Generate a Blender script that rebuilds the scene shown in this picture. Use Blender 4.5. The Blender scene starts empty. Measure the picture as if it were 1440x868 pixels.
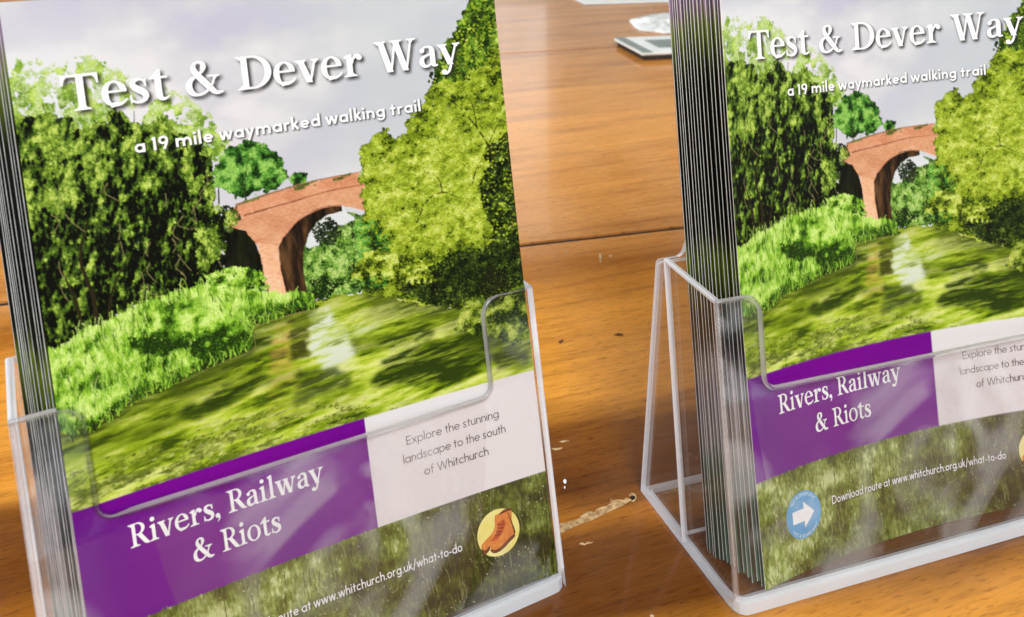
import bpy, bmesh, math, random
import numpy as np
from mathutils import Matrix, Vector

sc = bpy.context.scene
COL = sc.collection
random.seed(7)

# ------------------------------------------------------------------ camera
cam_d = bpy.data.cameras.new('camera')
cam = bpy.data.objects.new('camera', cam_d)
COL.objects.link(cam)
sc.camera = cam
cam_d.sensor_fit = 'HORIZONTAL'
cam_d.sensor_width = 36.0
cam_d.lens = 1161.52 / 1440 * 36.0
cam_d.shift_x = 167.06 / 1440
cam_d.shift_y = -284.09 / 1440
cam_d.clip_start = 0.01
cam_d.clip_end = 60
CAM_LOC = Vector((0.002177, -0.175455, 0.245842))
RX = Vector((0.90457052, -0.4263198, 0.00189595))
RY = Vector((-0.12951028, -0.2790281, -0.95150954))
RZ = Vector((0.40617638, 0.86046194, -0.30761339))
M = Matrix((RX, -RY, -RZ)).transposed().to_4x4()
M.translation = CAM_LOC
cam.matrix_world = M
cam_d.dof.use_dof = True
cam_d.dof.focus_distance = 0.31
cam_d.dof.aperture_fstop = 22.0
cam_d.dof.aperture_blades = 0

# ------------------------------------------------------------------ world: the soft light of a bright room
world = bpy.data.worlds.new('World')
sc.world = world
world.use_nodes = True
wn, wl = world.node_tree.nodes, world.node_tree.links
bg = wn['Background']
def wnoise(scale, detail, dist, src):
    q = wn.new('ShaderNodeTexNoise')
    q.inputs['Scale'].default_value = scale; q.inputs['Detail'].default_value = detail
    q.inputs['Roughness'].default_value = 0.5; q.inputs['Distortion'].default_value = dist
    wl.new(src, q.inputs['Vector']); return q.outputs['Fac']
def wramp(src, stops):
    q = wn.new('ShaderNodeValToRGB'); el = q.color_ramp.elements
    while len(el) < len(stops): el.new(0.5)
    for k, (p, c) in enumerate(stops): el[k].position = p; el[k].color = (*c, 1)
    wl.new(src, q.inputs['Fac']); return q.outputs['Color']
def wmul(a, b_):
    q = wn.new('ShaderNodeMix'); q.data_type = 'RGBA'; q.blend_type = 'MULTIPLY'; q.inputs[0].default_value = 1
    wl.new(a, q.inputs[6]); wl.new(b_, q.inputs[7]); return q.outputs[2]
tc = wn.new('ShaderNodeTexCoord')
gen = tc.outputs['Generated']
things = wramp(wnoise(5.0, 3.0, 2.4, gen), [(0.45, (0.10, 0.09, 0.09)), (0.495, (0.47, 0.48, 0.47)), (0.52, (1.62, 1.66, 1.64)), (0.60, (2.5, 2.58, 2.55))])
hue = wramp(wnoise(2.1, 2.0, 0.6, gen), [(0.44, (1.0, 1.0, 1.0)), (0.58, (1.0, 0.97, 0.98)), (0.68, (1.0, 0.68, 0.82))])
sep = wn.new('ShaderNodeSeparateXYZ'); wl.new(gen, sep.inputs[0])
mr = wn.new('ShaderNodeMapRange'); mr.interpolation_type = 'SMOOTHSTEP'
mr.inputs['From Min'].default_value = -0.55; mr.inputs['From Max'].default_value = 0.45
wl.new(sep.outputs['Y'], mr.inputs['Value'])
# the viewer's end of the room is bright and busy, the far end dim
side = wramp(mr.outputs[0], [(0.0, (1.2, 1.2, 1.2)), (0.45, (0.85, 0.84, 0.83)), (1.0, (0.30, 0.285, 0.27))])
wl.new(wmul(wmul(things, hue), side), bg.inputs['Color'])
bg.inputs['Strength'].default_value = 0.72

# ------------------------------------------------------------------ lamps: the ceiling light above and behind the viewer, and the far window
def area(name, loc, target, sx, sy, power, color):
    d = bpy.data.lights.new(name, 'AREA')
    d.shape = 'RECTANGLE'
    d.size, d.size_y = sx, sy
    d.energy = power
    d.color = color
    o = bpy.data.objects.new(name, d)
    COL.objects.link(o)
    o.location = loc
    o.rotation_euler = (Vector(target) - Vector(loc)).to_track_quat('-Z', 'Y').to_euler()
    return o
area('ceiling_lamp', (-0.5, -1.5, 2.0), (0.15, 0.05, 0.1), 0.9, 0.7, 48, (0.90, 1.0, 0.985))
area('window_lamp', (-2.3, 1.9, 1.25), (0.15, 0.15, 0.05), 1.6, 1.4, 90, (0.97, 0.99, 1.0))
area('far_window_lamp', (1.75, 3.5, 1.15), (0.5, 0.6, 0.0), 1.6, 1.2, 5.5, (0.97, 0.99, 1.0))

sc.view_settings.view_transform = 'Standard'
sc.view_settings.look = 'None'
sc.view_settings.exposure = 0.0
sc.view_settings.gamma = 1.0
sc.cycles.transparent_max_bounces = 48
sc.cycles.max_bounces = 14
sc.cycles.glossy_bounces = 8
sc.cycles.transmission_bounces = 8

# ------------------------------------------------------------------ helpers
def link(o, parent=None):
    COL.objects.link(o)
    if parent is not None:
        o.parent = parent
    return o

def empty(name, loc=(0, 0, 0), rotz=0.0):
    o = bpy.data.objects.new(name, None)
    o.empty_display_size = 0.02
    o.location = loc
    o.rotation_euler = (0, 0, rotz)
    return link(o)

def tag(o, label=None, cat=None, group=None, kind=None):
    if label: o['label'] = label
    if cat: o['category'] = cat
    if group: o['group'] = group
    if kind: o['kind'] = kind
    return o

def mesh_obj(name, verts, faces, mats, parent=None, mat_idx=None, smooth=False, colors=None):
    me = bpy.data.meshes.new(name)
    me.from_pydata([tuple(v) for v in verts], [], [tuple(f) for f in faces])
    for m_ in (mats if isinstance(mats, (list, tuple)) else [mats]):
        me.materials.append(m_)
    if mat_idx is not None:
        me.polygons.foreach_set('material_index', mat_idx)
    if smooth:
        me.polygons.foreach_set('use_smooth', [True] * len(me.polygons))
    if colors is not None:
        ca = me.color_attributes.new('print', 'FLOAT_COLOR', 'POINT')
        c4 = np.ones((len(verts), 4), np.float32)
        c4[:, :3] = colors
        ca.data.foreach_set('color', c4.ravel())
    me.update()
    return link(bpy.data.objects.new(name, me), parent)

def lin(c):
    c = np.asarray(c, float) / 255.0
    return np.where(c <= 0.04045, c / 12.92, ((c + 0.055) / 1.055) ** 2.4)

def principled(name, color=(0.8, 0.8, 0.8), rough=0.5, spec=0.5):
    m_ = bpy.data.materials.new(name)
    m_.use_nodes = True
    b = m_.node_tree.nodes['Principled BSDF']
    b.inputs['Base Color'].default_value = (*color, 1)
    b.inputs['Roughness'].default_value = rough
    b.inputs['Specular IOR Level'].default_value = spec
    return m_, m_.node_tree.nodes, m_.node_tree.links, b

INK = 0.74          # reflectance of the brightest print

# ------------------------------------------------------------------ materials
MAT = {}
# printed paper: colour comes from the printed picture held on the sheet, plus a faint paper tooth
m_, n, l, b = principled('printed_paper', rough=0.4, spec=0.06)
at = n.new('ShaderNodeAttribute'); at.attribute_name = 'print'
l.new(at.outputs['Color'], b.inputs['Base Color'])
MAT['print'] = m_

def speckled(name, c1, c2, scale, rough, spec=0.4):
    m_, n, l, b = principled(name, rough=rough, spec=spec)
    t = n.new('ShaderNodeTexCoord'); z = n.new('ShaderNodeTexNoise')
    z.inputs['Scale'].default_value = scale; z.inputs['Detail'].default_value = 4
    r = n.new('ShaderNodeValToRGB')
    r.color_ramp.elements[0].position = 0.35; r.color_ramp.elements[0].color = (*c1, 1)
    r.color_ramp.elements[1].position = 0.65; r.color_ramp.elements[1].color = (*c2, 1)
    l.new(t.outputs['Object'], z.inputs['Vector']); l.new(z.outputs['Fac'], r.inputs['Fac'])
    l.new(r.outputs['Color'], b.inputs['Base Color'])
    return m_
MAT['edge'] = speckled('paper_edge', (0.76, 0.75, 0.73), (0.86, 0.855, 0.84), 300, 0.7, 0.2)
MAT['white_ink'] = speckled('white_ink', (0.74, 0.74, 0.75), (0.8, 0.8, 0.81), 300, 0.45, 0.3)
MAT['grey_ink'] = speckled('dark_grey_ink', (0.045, 0.03, 0.03), (0.09, 0.065, 0.065), 120, 0.45, 0.3)
MAT['white_card'] = speckled('white_card', (0.74, 0.76, 0.74), (0.82, 0.82, 0.8), 60, 0.5)
MAT['grey_card'] = speckled('grey_card', (0.22, 0.25, 0.24), (0.27, 0.3, 0.28), 60, 0.5)
MAT['underside_shade'] = speckled('underside_shade', (0.02, 0.018, 0.016), (0.035, 0.03, 0.028), 80, 0.5)

# clear acrylic: light goes straight through the thin moulded sheet, its faces mirror the room
def acrylic(name, tint, haze, gloss_rough, f0, refl_haze=0.0):
    m_ = bpy.data.materials.new(name); m_.use_nodes = True
    n, l = m_.node_tree.nodes, m_.node_tree.links
    n.remove(n['Principled BSDF'])
    out = n['Material Output']
    tr = n.new('ShaderNodeBsdfTransparent'); tr.inputs['Color'].default_value = (*tint, 1)
    gl = n.new('ShaderNodeBsdfGlossy'); gl.inputs['Roughness'].default_value = gloss_rough
    gl.inputs['Color'].default_value = (1, 1, 1, 1)
    d1 = n.new('ShaderNodeBsdfDiffuse'); d1.inputs['Color'].default_value = (0.93, 0.93, 0.96, 1)
    d2 = n.new('ShaderNodeBsdfTranslucent'); d2.inputs['Color'].default_value = (0.93, 0.93, 0.96, 1)
    df = n.new('ShaderNodeMixShader'); df.inputs['Fac'].default_value = 0.45; l.new(d1.outputs[0], df.inputs[1]); l.new(d2.outputs[0], df.inputs[2])
    lw = n.new('ShaderNodeLayerWeight'); lw.inputs['Blend'].default_value = 0.5
    p = n.new('ShaderNodeMath'); p.operation = 'POWER'; p.inputs[1].default_value = 5
    l.new(lw.outputs['Facing'], p.inputs[0])
    ma = n.new('ShaderNodeMath'); ma.operation = 'MULTIPLY_ADD'
    l.new(p.outputs[0], ma.inputs[0]); ma.inputs[1].default_value = 1 - f0; ma.inputs[2].default_value = f0
    # fine scuffs in the surface
    t = n.new('ShaderNodeTexCoord'); z = n.new('ShaderNodeTexNoise')
    z.inputs['Scale'].default_value = 160; z.inputs['Detail'].default_value = 6
    l.new(t.outputs['Object'], z.inputs['Vector'])
    bp = n.new('ShaderNodeBump'); bp.inputs['Strength'].default_value = 0.02; bp.inputs['Distance'].default_value = 0.001
    l.new(z.outputs['Fac'], bp.inputs['Height']); l.new(bp.outputs['Normal'], gl.inputs['Normal'])
    mx = n.new('ShaderNodeMixShader'); l.new(ma.outputs[0], mx.inputs['Fac'])
    mh = n.new('ShaderNodeMixShader'); mh.inputs['Fac'].default_value = haze
    if refl_haze:                                       # pale blotches painted in for reflections on the front panel
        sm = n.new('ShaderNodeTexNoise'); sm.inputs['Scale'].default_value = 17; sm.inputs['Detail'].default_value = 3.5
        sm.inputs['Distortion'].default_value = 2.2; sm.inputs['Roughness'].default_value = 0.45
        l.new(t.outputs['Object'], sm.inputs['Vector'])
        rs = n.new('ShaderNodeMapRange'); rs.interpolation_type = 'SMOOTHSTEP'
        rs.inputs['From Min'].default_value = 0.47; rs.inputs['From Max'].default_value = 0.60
        rs.inputs['To Min'].default_value = haze; rs.inputs['To Max'].default_value = refl_haze
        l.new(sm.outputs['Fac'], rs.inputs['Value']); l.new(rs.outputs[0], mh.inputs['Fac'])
    l.new(tr.outputs[0], mh.inputs[1]); l.new(df.outputs[0], mh.inputs[2])
    l.new(mh.outputs[0], mx.inputs[1]); l.new(gl.outputs[0], mx.inputs[2])
    l.new(mx.outputs[0], out.inputs['Surface'])
    return m_
MAT['clear'] = acrylic('clear_acrylic', (0.98, 0.978, 0.982), 0.006, 0.03, 0.035)
MAT['refl_panel'] = acrylic('refl_haze_acrylic', (0.975, 0.972, 0.978), 0.006, 0.03, 0.032, 0.14)  # front sheet, with room reflections imitated by white haze patches
MAT['rim'] = acrylic('acrylic_cut_edge', (0.97, 0.97, 0.99), 0.80, 0.06, 0.08)  # white haze stands in for light piped out at the edges
MAT['foot'] = acrylic('acrylic_foot_edge', (0.97, 0.97, 0.99), 0.82, 0.06, 0.08)  # foot whitened the same way for piped light
MAT['soft'] = acrylic('acrylic_moulded_corner', (0.97, 0.97, 0.98), 0.13, 0.05, 0.08)
# rounded solid edge: refracts what lies behind it
m_, n, l, b = principled('acrylic_rounded_edge', (0.985, 0.985, 0.99), 0.02, 0.6)
b.inputs['Transmission Weight'].default_value = 1.0
b.inputs['IOR'].default_value = 1.49
t = n.new('ShaderNodeTexCoord'); z = n.new('ShaderNodeTexNoise'); z.inputs['Scale'].default_value = 220
l.new(t.outputs['Object'], z.inputs['Vector'])
bp = n.new('ShaderNodeBump'); bp.inputs['Strength'].default_value = 0.06; bp.inputs['Distance'].default_value = 0.001
l.new(z.outputs['Fac'], bp.inputs['Height']); l.new(bp.outputs['Normal'], b.inputs['Normal'])
MAT['bead'] = m_
# ------------------------------------------------------------------ lettering: drawn pen strokes, no font files
def arc(cx, cy, rx, ry, a0, a1, n=20):
    return [(cx + rx * math.cos(math.radians(a0 + (a1 - a0) * i / n)), cy + ry * math.sin(math.radians(a0 + (a1 - a0) * i / n))) for i in range(n + 1)]

def smooth_path(pts, sub=6):
    P = np.array(pts, float)
    if len(P) < 3: return P
    Q = np.vstack([2 * P[0] - P[1], P, 2 * P[-1] - P[-2]])
    out = []
    for i in range(1, len(Q) - 2):
        p0, p1, p2, p3 = Q[i - 1], Q[i], Q[i + 1], Q[i + 2]
        for t in np.arange(sub) / sub:
            out.append(0.5 * (2 * p1 + (p2 - p0) * t + (2 * p0 - 5 * p1 + 4 * p2 - p3) * t * t + (3 * p1 - p0 - 3 * p2 + p3) * t ** 3))
    out.append(P[-1])
    return np.array(out)

def ribbon(path):                      # path rows (x, y, width) -> list of quads along it, as one strip
    P = np.array(path, float)
    T = np.gradient(P[:, :2], axis=0)
    T /= np.maximum(np.linalg.norm(T, axis=1, keepdims=True), 1e-9)
    N = np.stack([-T[:, 1], T[:, 0]], 1) * P[:, 2:3] * 0.5
    return ('strip', P[:, :2] + N, P[:, :2] - N)

def line(x0, y0, x1, y1, w): return ribbon([(x0, y0, w), (x1, y1, w)])
def pen(pts, w): return ribbon([(x, y, w) for x, y in pts])
def rib(pts, sub=6): return ribbon(smooth_path(pts, sub))
def poly(pts): return ('poly', np.array(pts, float))
def dot(x, y, r): return poly(arc(x, y, r, r, 0, 360 * 15 / 16, 15))

def sans_glyphs(w):
    xh, A, D, C = 0.46, 0.74, -0.21, 0.70
    h = w / 2; r = xh / 2 - h; c = xh / 2
    ring = lambda cx=c, cy=c: pen(arc(cx, cy, r, r, 0, 360, 32), w)
    g = {}
    V = lambda x, y0, y1: line(x, y0, x, y1, w)
    H = lambda x0, x1, y: line(x0, y, x1, y, w)
    g['o'] = ([ring()], xh)
    g['a'] = ([ring(), V(xh - h, 0, xh)], xh)
    g['d'] = ([ring(), V(xh - h, 0, A)], xh)
    g['p'] = ([ring(), V(h, D, xh)], xh)
    g['g'] = ([ring(), V(xh - h, 0.02, xh), pen(arc(c, 0.03, r, r * 1.05, 0, -150, 16), w)], xh)
    g['c'] = ([pen(arc(c, c, r, r, 48, 312, 26), w)], xh * 0.86)
    g['e'] = ([pen(arc(c, c, r, r, 0, 318, 28), w), H(h, xh - h, c)], xh * 0.97)
    nr = 0.15
    def arch(x): return [V(x + h, 0, xh), pen([(x + h, xh - h - nr)] + arc(x + h + nr, xh - h - nr, nr, nr, 180, 0, 16) + [(x + h + 2 * nr, 0)], w)]
    g['n'] = (arch(0), 2 * nr + w)
    g['m'] = (arch(0) + arch(2 * nr)[1:], 4 * nr + w)
    g['h'] = (arch(0) + [V(h, 0, A)], 2 * nr + w)
    g['u'] = ([V(2 * nr + h, 0, xh), pen([(h, xh)] + [(h, h + nr)] + arc(h + nr, h + nr, nr, nr, 180, 360, 16), w)], 2 * nr + w)
    g['r'] = ([V(h, 0, xh), pen(arc(h + 0.15, xh - h - 0.13, 0.15, 0.13, 180, 62, 12), w)], 0.22 + h)
    g['i'] = ([V(h, 0, xh), dot(h, 0.62, w * 0.62)], w)
    g['l'] = ([V(h, 0, A)], w)
    g['t'] = ([V(0.09 + h, 0, 0.63), H(0, 0.18 + w, xh - h)], 0.18 + w)
    g['f'] = ([V(0.07 + h, 0, 0.58), pen(arc(0.07 + h + 0.13, 0.58, 0.13, A - h - 0.58, 180, 75, 12), w), H(0, 0.19 + w, xh - h)], 0.2 + w)
    g['k'] = ([V(h, 0, A), line(h * 1.4, 0.2, 0.30, xh, w), line(0.13, 0.27, 0.33, 0, w * 1.05)], 0.35)
    g['s'] = ([rib([(0.27, xh * 0.80, w), (0.20, xh - h, w), (0.10, xh - h * 1.3, w), (0.055 + h * .3, xh * 0.73, w), (0.11, xh * 0.56, w), (0.20, xh * 0.42, w), (0.24, xh * 0.26, w), (0.18, h * 1.1, w), (0.09, h, w), (0.02, xh * 0.2, w)])], 0.30)
    g['w'] = ([line(0.02, xh, 0.16, 0, w), line(0.16, 0, 0.30, xh * 1.0, w), line(0.30, xh * 1.0, 0.44, 0, w), line(0.44, 0, 0.58, xh, w)], 0.60)
    g['x'] = ([line(0.02, 0, 0.34, xh, w), line(0.02, xh, 0.34, 0, w)], 0.36)
    g['y'] = ([line(0.02, xh, 0.19, 0.03, w), line(0.36, xh, 0.10, D, w)], 0.38)
    g['v'] = ([line(0.02, xh, 0.18, 0, w), line(0.34, xh, 0.18, 0, w)], 0.36)
    g['1'] = ([V(0.12, 0, C), line(0.02, C - 0.13, 0.12, C - h, w)], 0.18)
    g['9'] = ([pen(arc(0.23, C - 0.22, 0.22 - h, 0.22 - h, 0, 360, 28), w), rib([(0.45 - h, C - 0.22, w), (0.43 - h, C - 0.36, w), (0.36 - h, 0.16, w), (0.24, 0, w)])], 0.47)
    g['.'] = ([dot(0.05, w * 0.6, w * 0.62)], 0.10)
    g['/'] = ([line(0.0, -0.12, 0.26, A, w)], 0.26)
    g['-'] = ([H(0, 0.22, 0.22)], 0.22)
    g['E'] = ([V(h, 0, C), H(0, 0.38, C - h), H(0, 0.34, C / 2), H(0, 0.38, h)], 0.38)
    g['T'] = ([V(0.24, 0, C), H(0, 0.48, C - h)], 0.48)
    g['D'] = ([V(h, 0, C), pen([(h, C - h), (0.2, C - h)] + arc(0.2, C / 2, 0.34, C / 2 - h, 90, -90, 22) + [(h, h)], w)], 0.56)
    g['W'] = ([line(0.02, C, 0.22, 0, w), line(0.22, 0, 0.42, C, w), line(0.42, C, 0.62, 0, w), line(0.62, 0, 0.82, C, w)], 0.84)
    g['V'] = ([line(0.02, C, 0.27, 0, w), line(0.52, C, 0.27, 0, w)], 0.54)
    g['A'] = ([line(0.02, 0, 0.29, C, w), line(0.56, 0, 0.29, C, w), H(0.12, 0.46, 0.2)], 0.58)
    g['Y'] = ([line(0.02, C, 0.25, 0.3, w), line(0.48, C, 0.25, 0.3, w), V(0.25, 0, 0.32)], 0.5)
    g['R'] = ([V(h, 0, C), pen([(h, C - h), (0.22, C - h)] + arc(0.22, C - 0.19, 0.17, 0.19 - h, 90, -90, 16) + [(h, C - 0.38 + h)], w), line(0.2, 0.34, 0.42, 0, w)], 0.44)
    g['S'] = ([rib([(0.36, C * 0.86, w), (0.26, C - h, w), (0.13, C - h * 1.2, w), (0.05 + h * .3, C * 0.75, w), (0.13, C * 0.57, w), (0.27, C * 0.42, w), (0.34, C * 0.24, w), (0.25, h, w), (0.12, h, w), (0.02, C * 0.15, w)])], 0.40)
    g['&'] = ([rib([(0.5, 0, w), (0.3, 0.22, w), (0.12, 0.5, w), (0.15, C - h, w), (0.27, C - h * 1.5, w), (0.28, 0.52, w), (0.12, 0.34, w), (0.05, 0.16, w), (0.16, h, w), (0.32, 0.06, w), (0.44, 0.32, w)])], 0.52)
    return g, w * 0.55 + 0.035, 0.20

def serif_glyphs(S=0.118, T=0.04):
    xh, A, D, C = 0.475, 0.73, -0.20, 0.68
    g = {}
    def R(x0, y0, x1, y1): return poly([(x0, y0), (x1, y0), (x1, y1), (x0, y1)])
    def foot(x, y=0, hw=0.115, s=S, th=0.035, up=1):            # bracketed slab at a stem's end
        k = s / 2
        return poly([(x - hw, y), (x + hw, y), (x + hw, y + up * th * 0.8), (x + k + 0.02, y + up * th * 1.25), (x + k, y + up * th * 2.3), (x - k, y + up * th * 2.3), (x - k - 0.02, y + up * th * 1.25), (x - hw, y + up * th * 0.8)][::up])
    def flag(x, y, hw=0.1, s=S):                                 # slanted head serif
        return poly([(x - hw - 0.01, y - 0.06), (x - hw - 0.01, y - 0.035), (x + s / 2, y + 0.012), (x + s / 2, y - 0.1), (x - s / 2, y - 0.1)])
    def stem(x, y0, y1, s=S): return R(x - s / 2, y0, x + s / 2, y1)
    def bowl(cx, cy, rx, ry, a0=0, a1=360, thick=S, thin=T, n=40):   # rx, ry to the outside
        P = []
        for i in range(n + 1):
            t = math.radians(a0 + (a1 - a0) * i / n)
            w = thin + (thick - thin) * abs(math.cos(t)) ** 1.4
            P.append((cx + (rx - w / 2) * math.cos(t), cy + (ry - w / 2) * math.sin(t), w))
        return ribbon(P)
    def diag(x0, y0, x1, y1, w):                                 # a stroke cut level at both ends
        return poly([(x0 - w / 2, y0), (x0 + w / 2, y0), (x1 + w / 2, y1), (x1 - w / 2, y1)])
    g['T'] = ([stem(0.30, 0, C), foot(0.30, 0, 0.14), poly([(0.0, C), (0.60, C), (0.60, C - 0.052), (0.0, C - 0.052)]),
               poly([(0.0, C - 0.04), (0.0, C - 0.20), (0.028, C - 0.20), (0.055, C - 0.10), (0.10, C - 0.045)]),
               poly([(0.60, C - 0.04), (0.50, C - 0.045), (0.545, C - 0.10), (0.572, C - 0.20), (0.60, C - 0.20)])], 0.60)
    def e_(): return [bowl(0.215, xh / 2, 0.215, xh / 2 + 0.012, 8, 250), rib([(0.13, 0.012, 0.085), (0.2, 0.028, 0.085), (0.29, 0.03, 0.065), (0.38, 0.075, 0.042), (0.415, 0.125, 0.03)]),
                      R(0.075, 0.255, 0.42, 0.298), rib([(0.37, 0.275, 0.10), (0.365, 0.32, 0.105), (0.345, 0.37, 0.10), (0.3, 0.43, 0.07)])]
    g['e'] = (e_(), 0.43)
    g['s'] = ([rib([(0.29, 0.33, 0.025), (0.275, 0.40, 0.035), (0.23, 0.452, 0.045), (0.165, 0.455, 0.055), (0.095, 0.42, 0.085), (0.085, 0.34, 0.11), (0.16, 0.265, 0.125), (0.25, 0.2, 0.125), (0.285, 0.125, 0.105), (0.25, 0.05, 0.075), (0.17, 0.018, 0.052), (0.10, 0.025, 0.045), (0.045, 0.075, 0.035), (0.03, 0.15, 0.025)]),
               poly([(0.27, 0.45), (0.31, 0.47), (0.31, 0.31), (0.285, 0.31)]), poly([(0.015, 0.165), (0.045, 0.165), (0.06, 0.03), (0.015, 0.0)])], 0.345)
    g['t'] = ([stem(0.145, 0.08, 0.47), R(0.0, 0.425, 0.315, 0.472), poly([(0.0, 0.445), (0.155, 0.60), (0.204, 0.615), (0.204, 0.44)]),
               rib([(0.145, 0.15, S), (0.15, 0.09, S), (0.175, 0.045, 0.09), (0.23, 0.025, 0.06), (0.285, 0.045, 0.04), (0.325, 0.08, 0.02)])], 0.33)
    g['&'] = ([rib([(0.645, 0.02, 0.05), (0.60, 0.012, 0.06), (0.53, 0.05, 0.1), (0.42, 0.19, 0.125), (0.30, 0.345, 0.125), (0.215, 0.475, 0.115), (0.195, 0.56, 0.10), (0.225, 0.635, 0.06), (0.30, 0.66, 0.05), (0.365, 0.625, 0.085), (0.375, 0.55, 0.10), (0.33, 0.46, 0.06), (0.22, 0.385, 0.05), (0.12, 0.30, 0.09), (0.085, 0.185, 0.12), (0.12, 0.075, 0.11), (0.21, 0.018, 0.065), (0.32, 0.03, 0.05), (0.43, 0.10, 0.045), (0.51, 0.21, 0.042), (0.555, 0.33, 0.04)], 8),
               poly([(0.43, 0.385), (0.66, 0.385), (0.66, 0.362), (0.60, 0.335), (0.555, 0.27), (0.53, 0.30), (0.54, 0.34), (0.43, 0.36)]), poly([(0.56, 0.0), (0.60, 0.06), (0.70, 0.045), (0.70, 0.02), (0.66, 0.0)])], 0.71)
    g['D'] = ([stem(0.155, 0, C), foot(0.12, 0, 0.12), foot(0.12, C, 0.12, up=-1), bowl(0.30, C / 2, 0.36, C / 2, -90, 90, thick=S * 1.12),
               R(0.10, C - T - 0.004, 0.305, C), R(0.10, 0, 0.305, T + 0.004)], 0.67)
    g['v'] = ([diag(0.085, xh, 0.24, -0.01, 0.13), diag(0.385, xh, 0.255, -0.01, 0.05), foot(0.095, xh, 0.11, 0.12, up=-1), foot(0.385, xh, 0.08, 0.05, up=-1)], 0.47)
    g['r'] = ([stem(0.135, 0, xh), foot(0.14, 0, 0.135), flag(0.135, xh), rib([(0.19, 0.28, 0.03), (0.22, 0.38, 0.05), (0.275, 0.435, 0.08), (0.33, 0.43, 0.085), (0.37, 0.385, 0.075), (0.375, 0.365, 0.05)]), dot(0.345, 0.395, 0.06)], 0.41)
    g['W'] = ([diag(0.14, C, 0.305, -0.01, 0.135), diag(0.455, C * 0.97, 0.32, -0.01, 0.05), diag(0.455, C, 0.635, -0.01, 0.135), diag(0.80, C, 0.65, -0.01, 0.05),
               foot(0.125, C, 0.125, 0.125, up=-1), foot(0.47, C, 0.13, 0.125, up=-1), foot(0.80, C, 0.105, 0.05, up=-1)], 0.905)
    def a_(): return [stem(0.315, 0.06, 0.32), rib([(0.315, 0.29, S), (0.31, 0.37, S), (0.285, 0.425, 0.09), (0.22, 0.456, 0.05), (0.145, 0.44, 0.045), (0.09, 0.395, 0.06)]), dot(0.095, 0.375, 0.055),
                      rib([(0.29, 0.285, 0.035), (0.20, 0.265, 0.045), (0.10, 0.215, 0.08), (0.07, 0.13, 0.11), (0.10, 0.05, 0.095), (0.17, 0.022, 0.06), (0.235, 0.045, 0.045), (0.29, 0.10, 0.03)]),
                      rib([(0.315, 0.1, S), (0.325, 0.05, 0.1), (0.365, 0.022, 0.055), (0.42, 0.035, 0.035)])]
    g['a'] = (a_(), 0.425)
    g['y'] = ([diag(0.085, xh, 0.255, 0.0, 0.13), diag(0.41, xh, 0.235, -0.07, 0.05), foot(0.095, xh, 0.11, 0.12, up=-1), foot(0.41, xh, 0.085, 0.05, up=-1),
               rib([(0.255, -0.02, 0.06), (0.225, -0.10, 0.06), (0.18, -0.165, 0.06), (0.12, -0.185, 0.06), (0.08, -0.16, 0.05)]), dot(0.095, -0.15, 0.06)], 0.495)
    g['R'] = ([stem(0.15, 0, C), foot(0.15, 0, 0.14), foot(0.12, C, 0.12, up=-1), bowl(0.27, C - 0.18, 0.21, 0.18, -90, 90), R(0.12, C - T, 0.28, C), R(0.15, C - 0.36, 0.28, C - 0.36 + T),
               diag(0.30, 0.34, 0.50, 0.03, 0.14), rib([(0.47, 0.06, 0.10), (0.53, 0.02, 0.05), (0.6, 0.012, 0.025)])], 0.575)
    g['i'] = ([stem(0.13, 0, xh), foot(0.13, 0, 0.125), flag(0.13, xh), dot(0.125, 0.63, 0.068)], 0.26)
    g['l'] = ([stem(0.13, 0, A), foot(0.13, 0, 0.125), flag(0.13, A)], 0.26)
    g['o'] = ([bowl(0.23, xh / 2, 0.23, xh / 2 + 0.012)], 0.46)
    g['w'] = ([diag(0.085, xh, 0.215, -0.01, 0.12), diag(0.335, xh * 0.97, 0.23, -0.01, 0.045), diag(0.335, xh, 0.475, -0.01, 0.12), diag(0.61, xh, 0.49, -0.01, 0.045),
               foot(0.09, xh, 0.105, 0.115, up=-1), foot(0.61, xh, 0.085, 0.05, up=-1), foot(0.34, xh, 0.09, 0.1, up=-1)], 0.69)
    g[','] = ([dot(0.075, 0.06, 0.072), rib([(0.125, 0.05, 0.05), (0.13, 0.0, 0.05), (0.105, -0.07, 0.04), (0.05, -0.125, 0.015)])], 0.16)
    return g, 0.022, 0.24

def layout(text, font, em, x0, x1, base):
    """strokes of a line of text in millimetres on the sheet (y down), fitted between x0 and x1"""
    g, gap, space = font
    x, placed = 0.0, []
    for ch in text:
        if ch == ' ':
            x += space; continue
        st, adv = g[ch]
        placed.append((x, st)); x += adv + gap
    total = x - gap
    k = (x1 - x0) / total if x1 else em
    out = []
    for ox, st in placed:
        for s in st:
            f = lambda P: np.stack([x0 + (P[:, 0] + ox) * k, base - P[:, 1] * em], 1)
            out.append(('strip', f(s[1]), f(s[2])) if s[0] == 'strip' else ('poly', f(s[1])))
    return out

def strokes_mesh(strokes):
    """2-D verts (mm), faces, and the stroke number of every vert"""
    V, F, K = [], [], []
    for k, s in enumerate(strokes):
        o = len(V)
        if s[0] == 'strip':
            n = len(s[1])
            for i in range(n): V += [tuple(s[1][i]), tuple(s[2][i])]; K += [k, k]
            F += [(o + 2 * i, o + 2 * i + 1, o + 2 * i + 3, o + 2 * i + 2) for i in range(n - 1)]
        else:
            V += [tuple(p) for p in s[1]]; K += [k] * len(s[1])
            F.append(tuple(range(o, o + len(s[1]))))
    return np.array(V), F, np.array(K)

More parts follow.
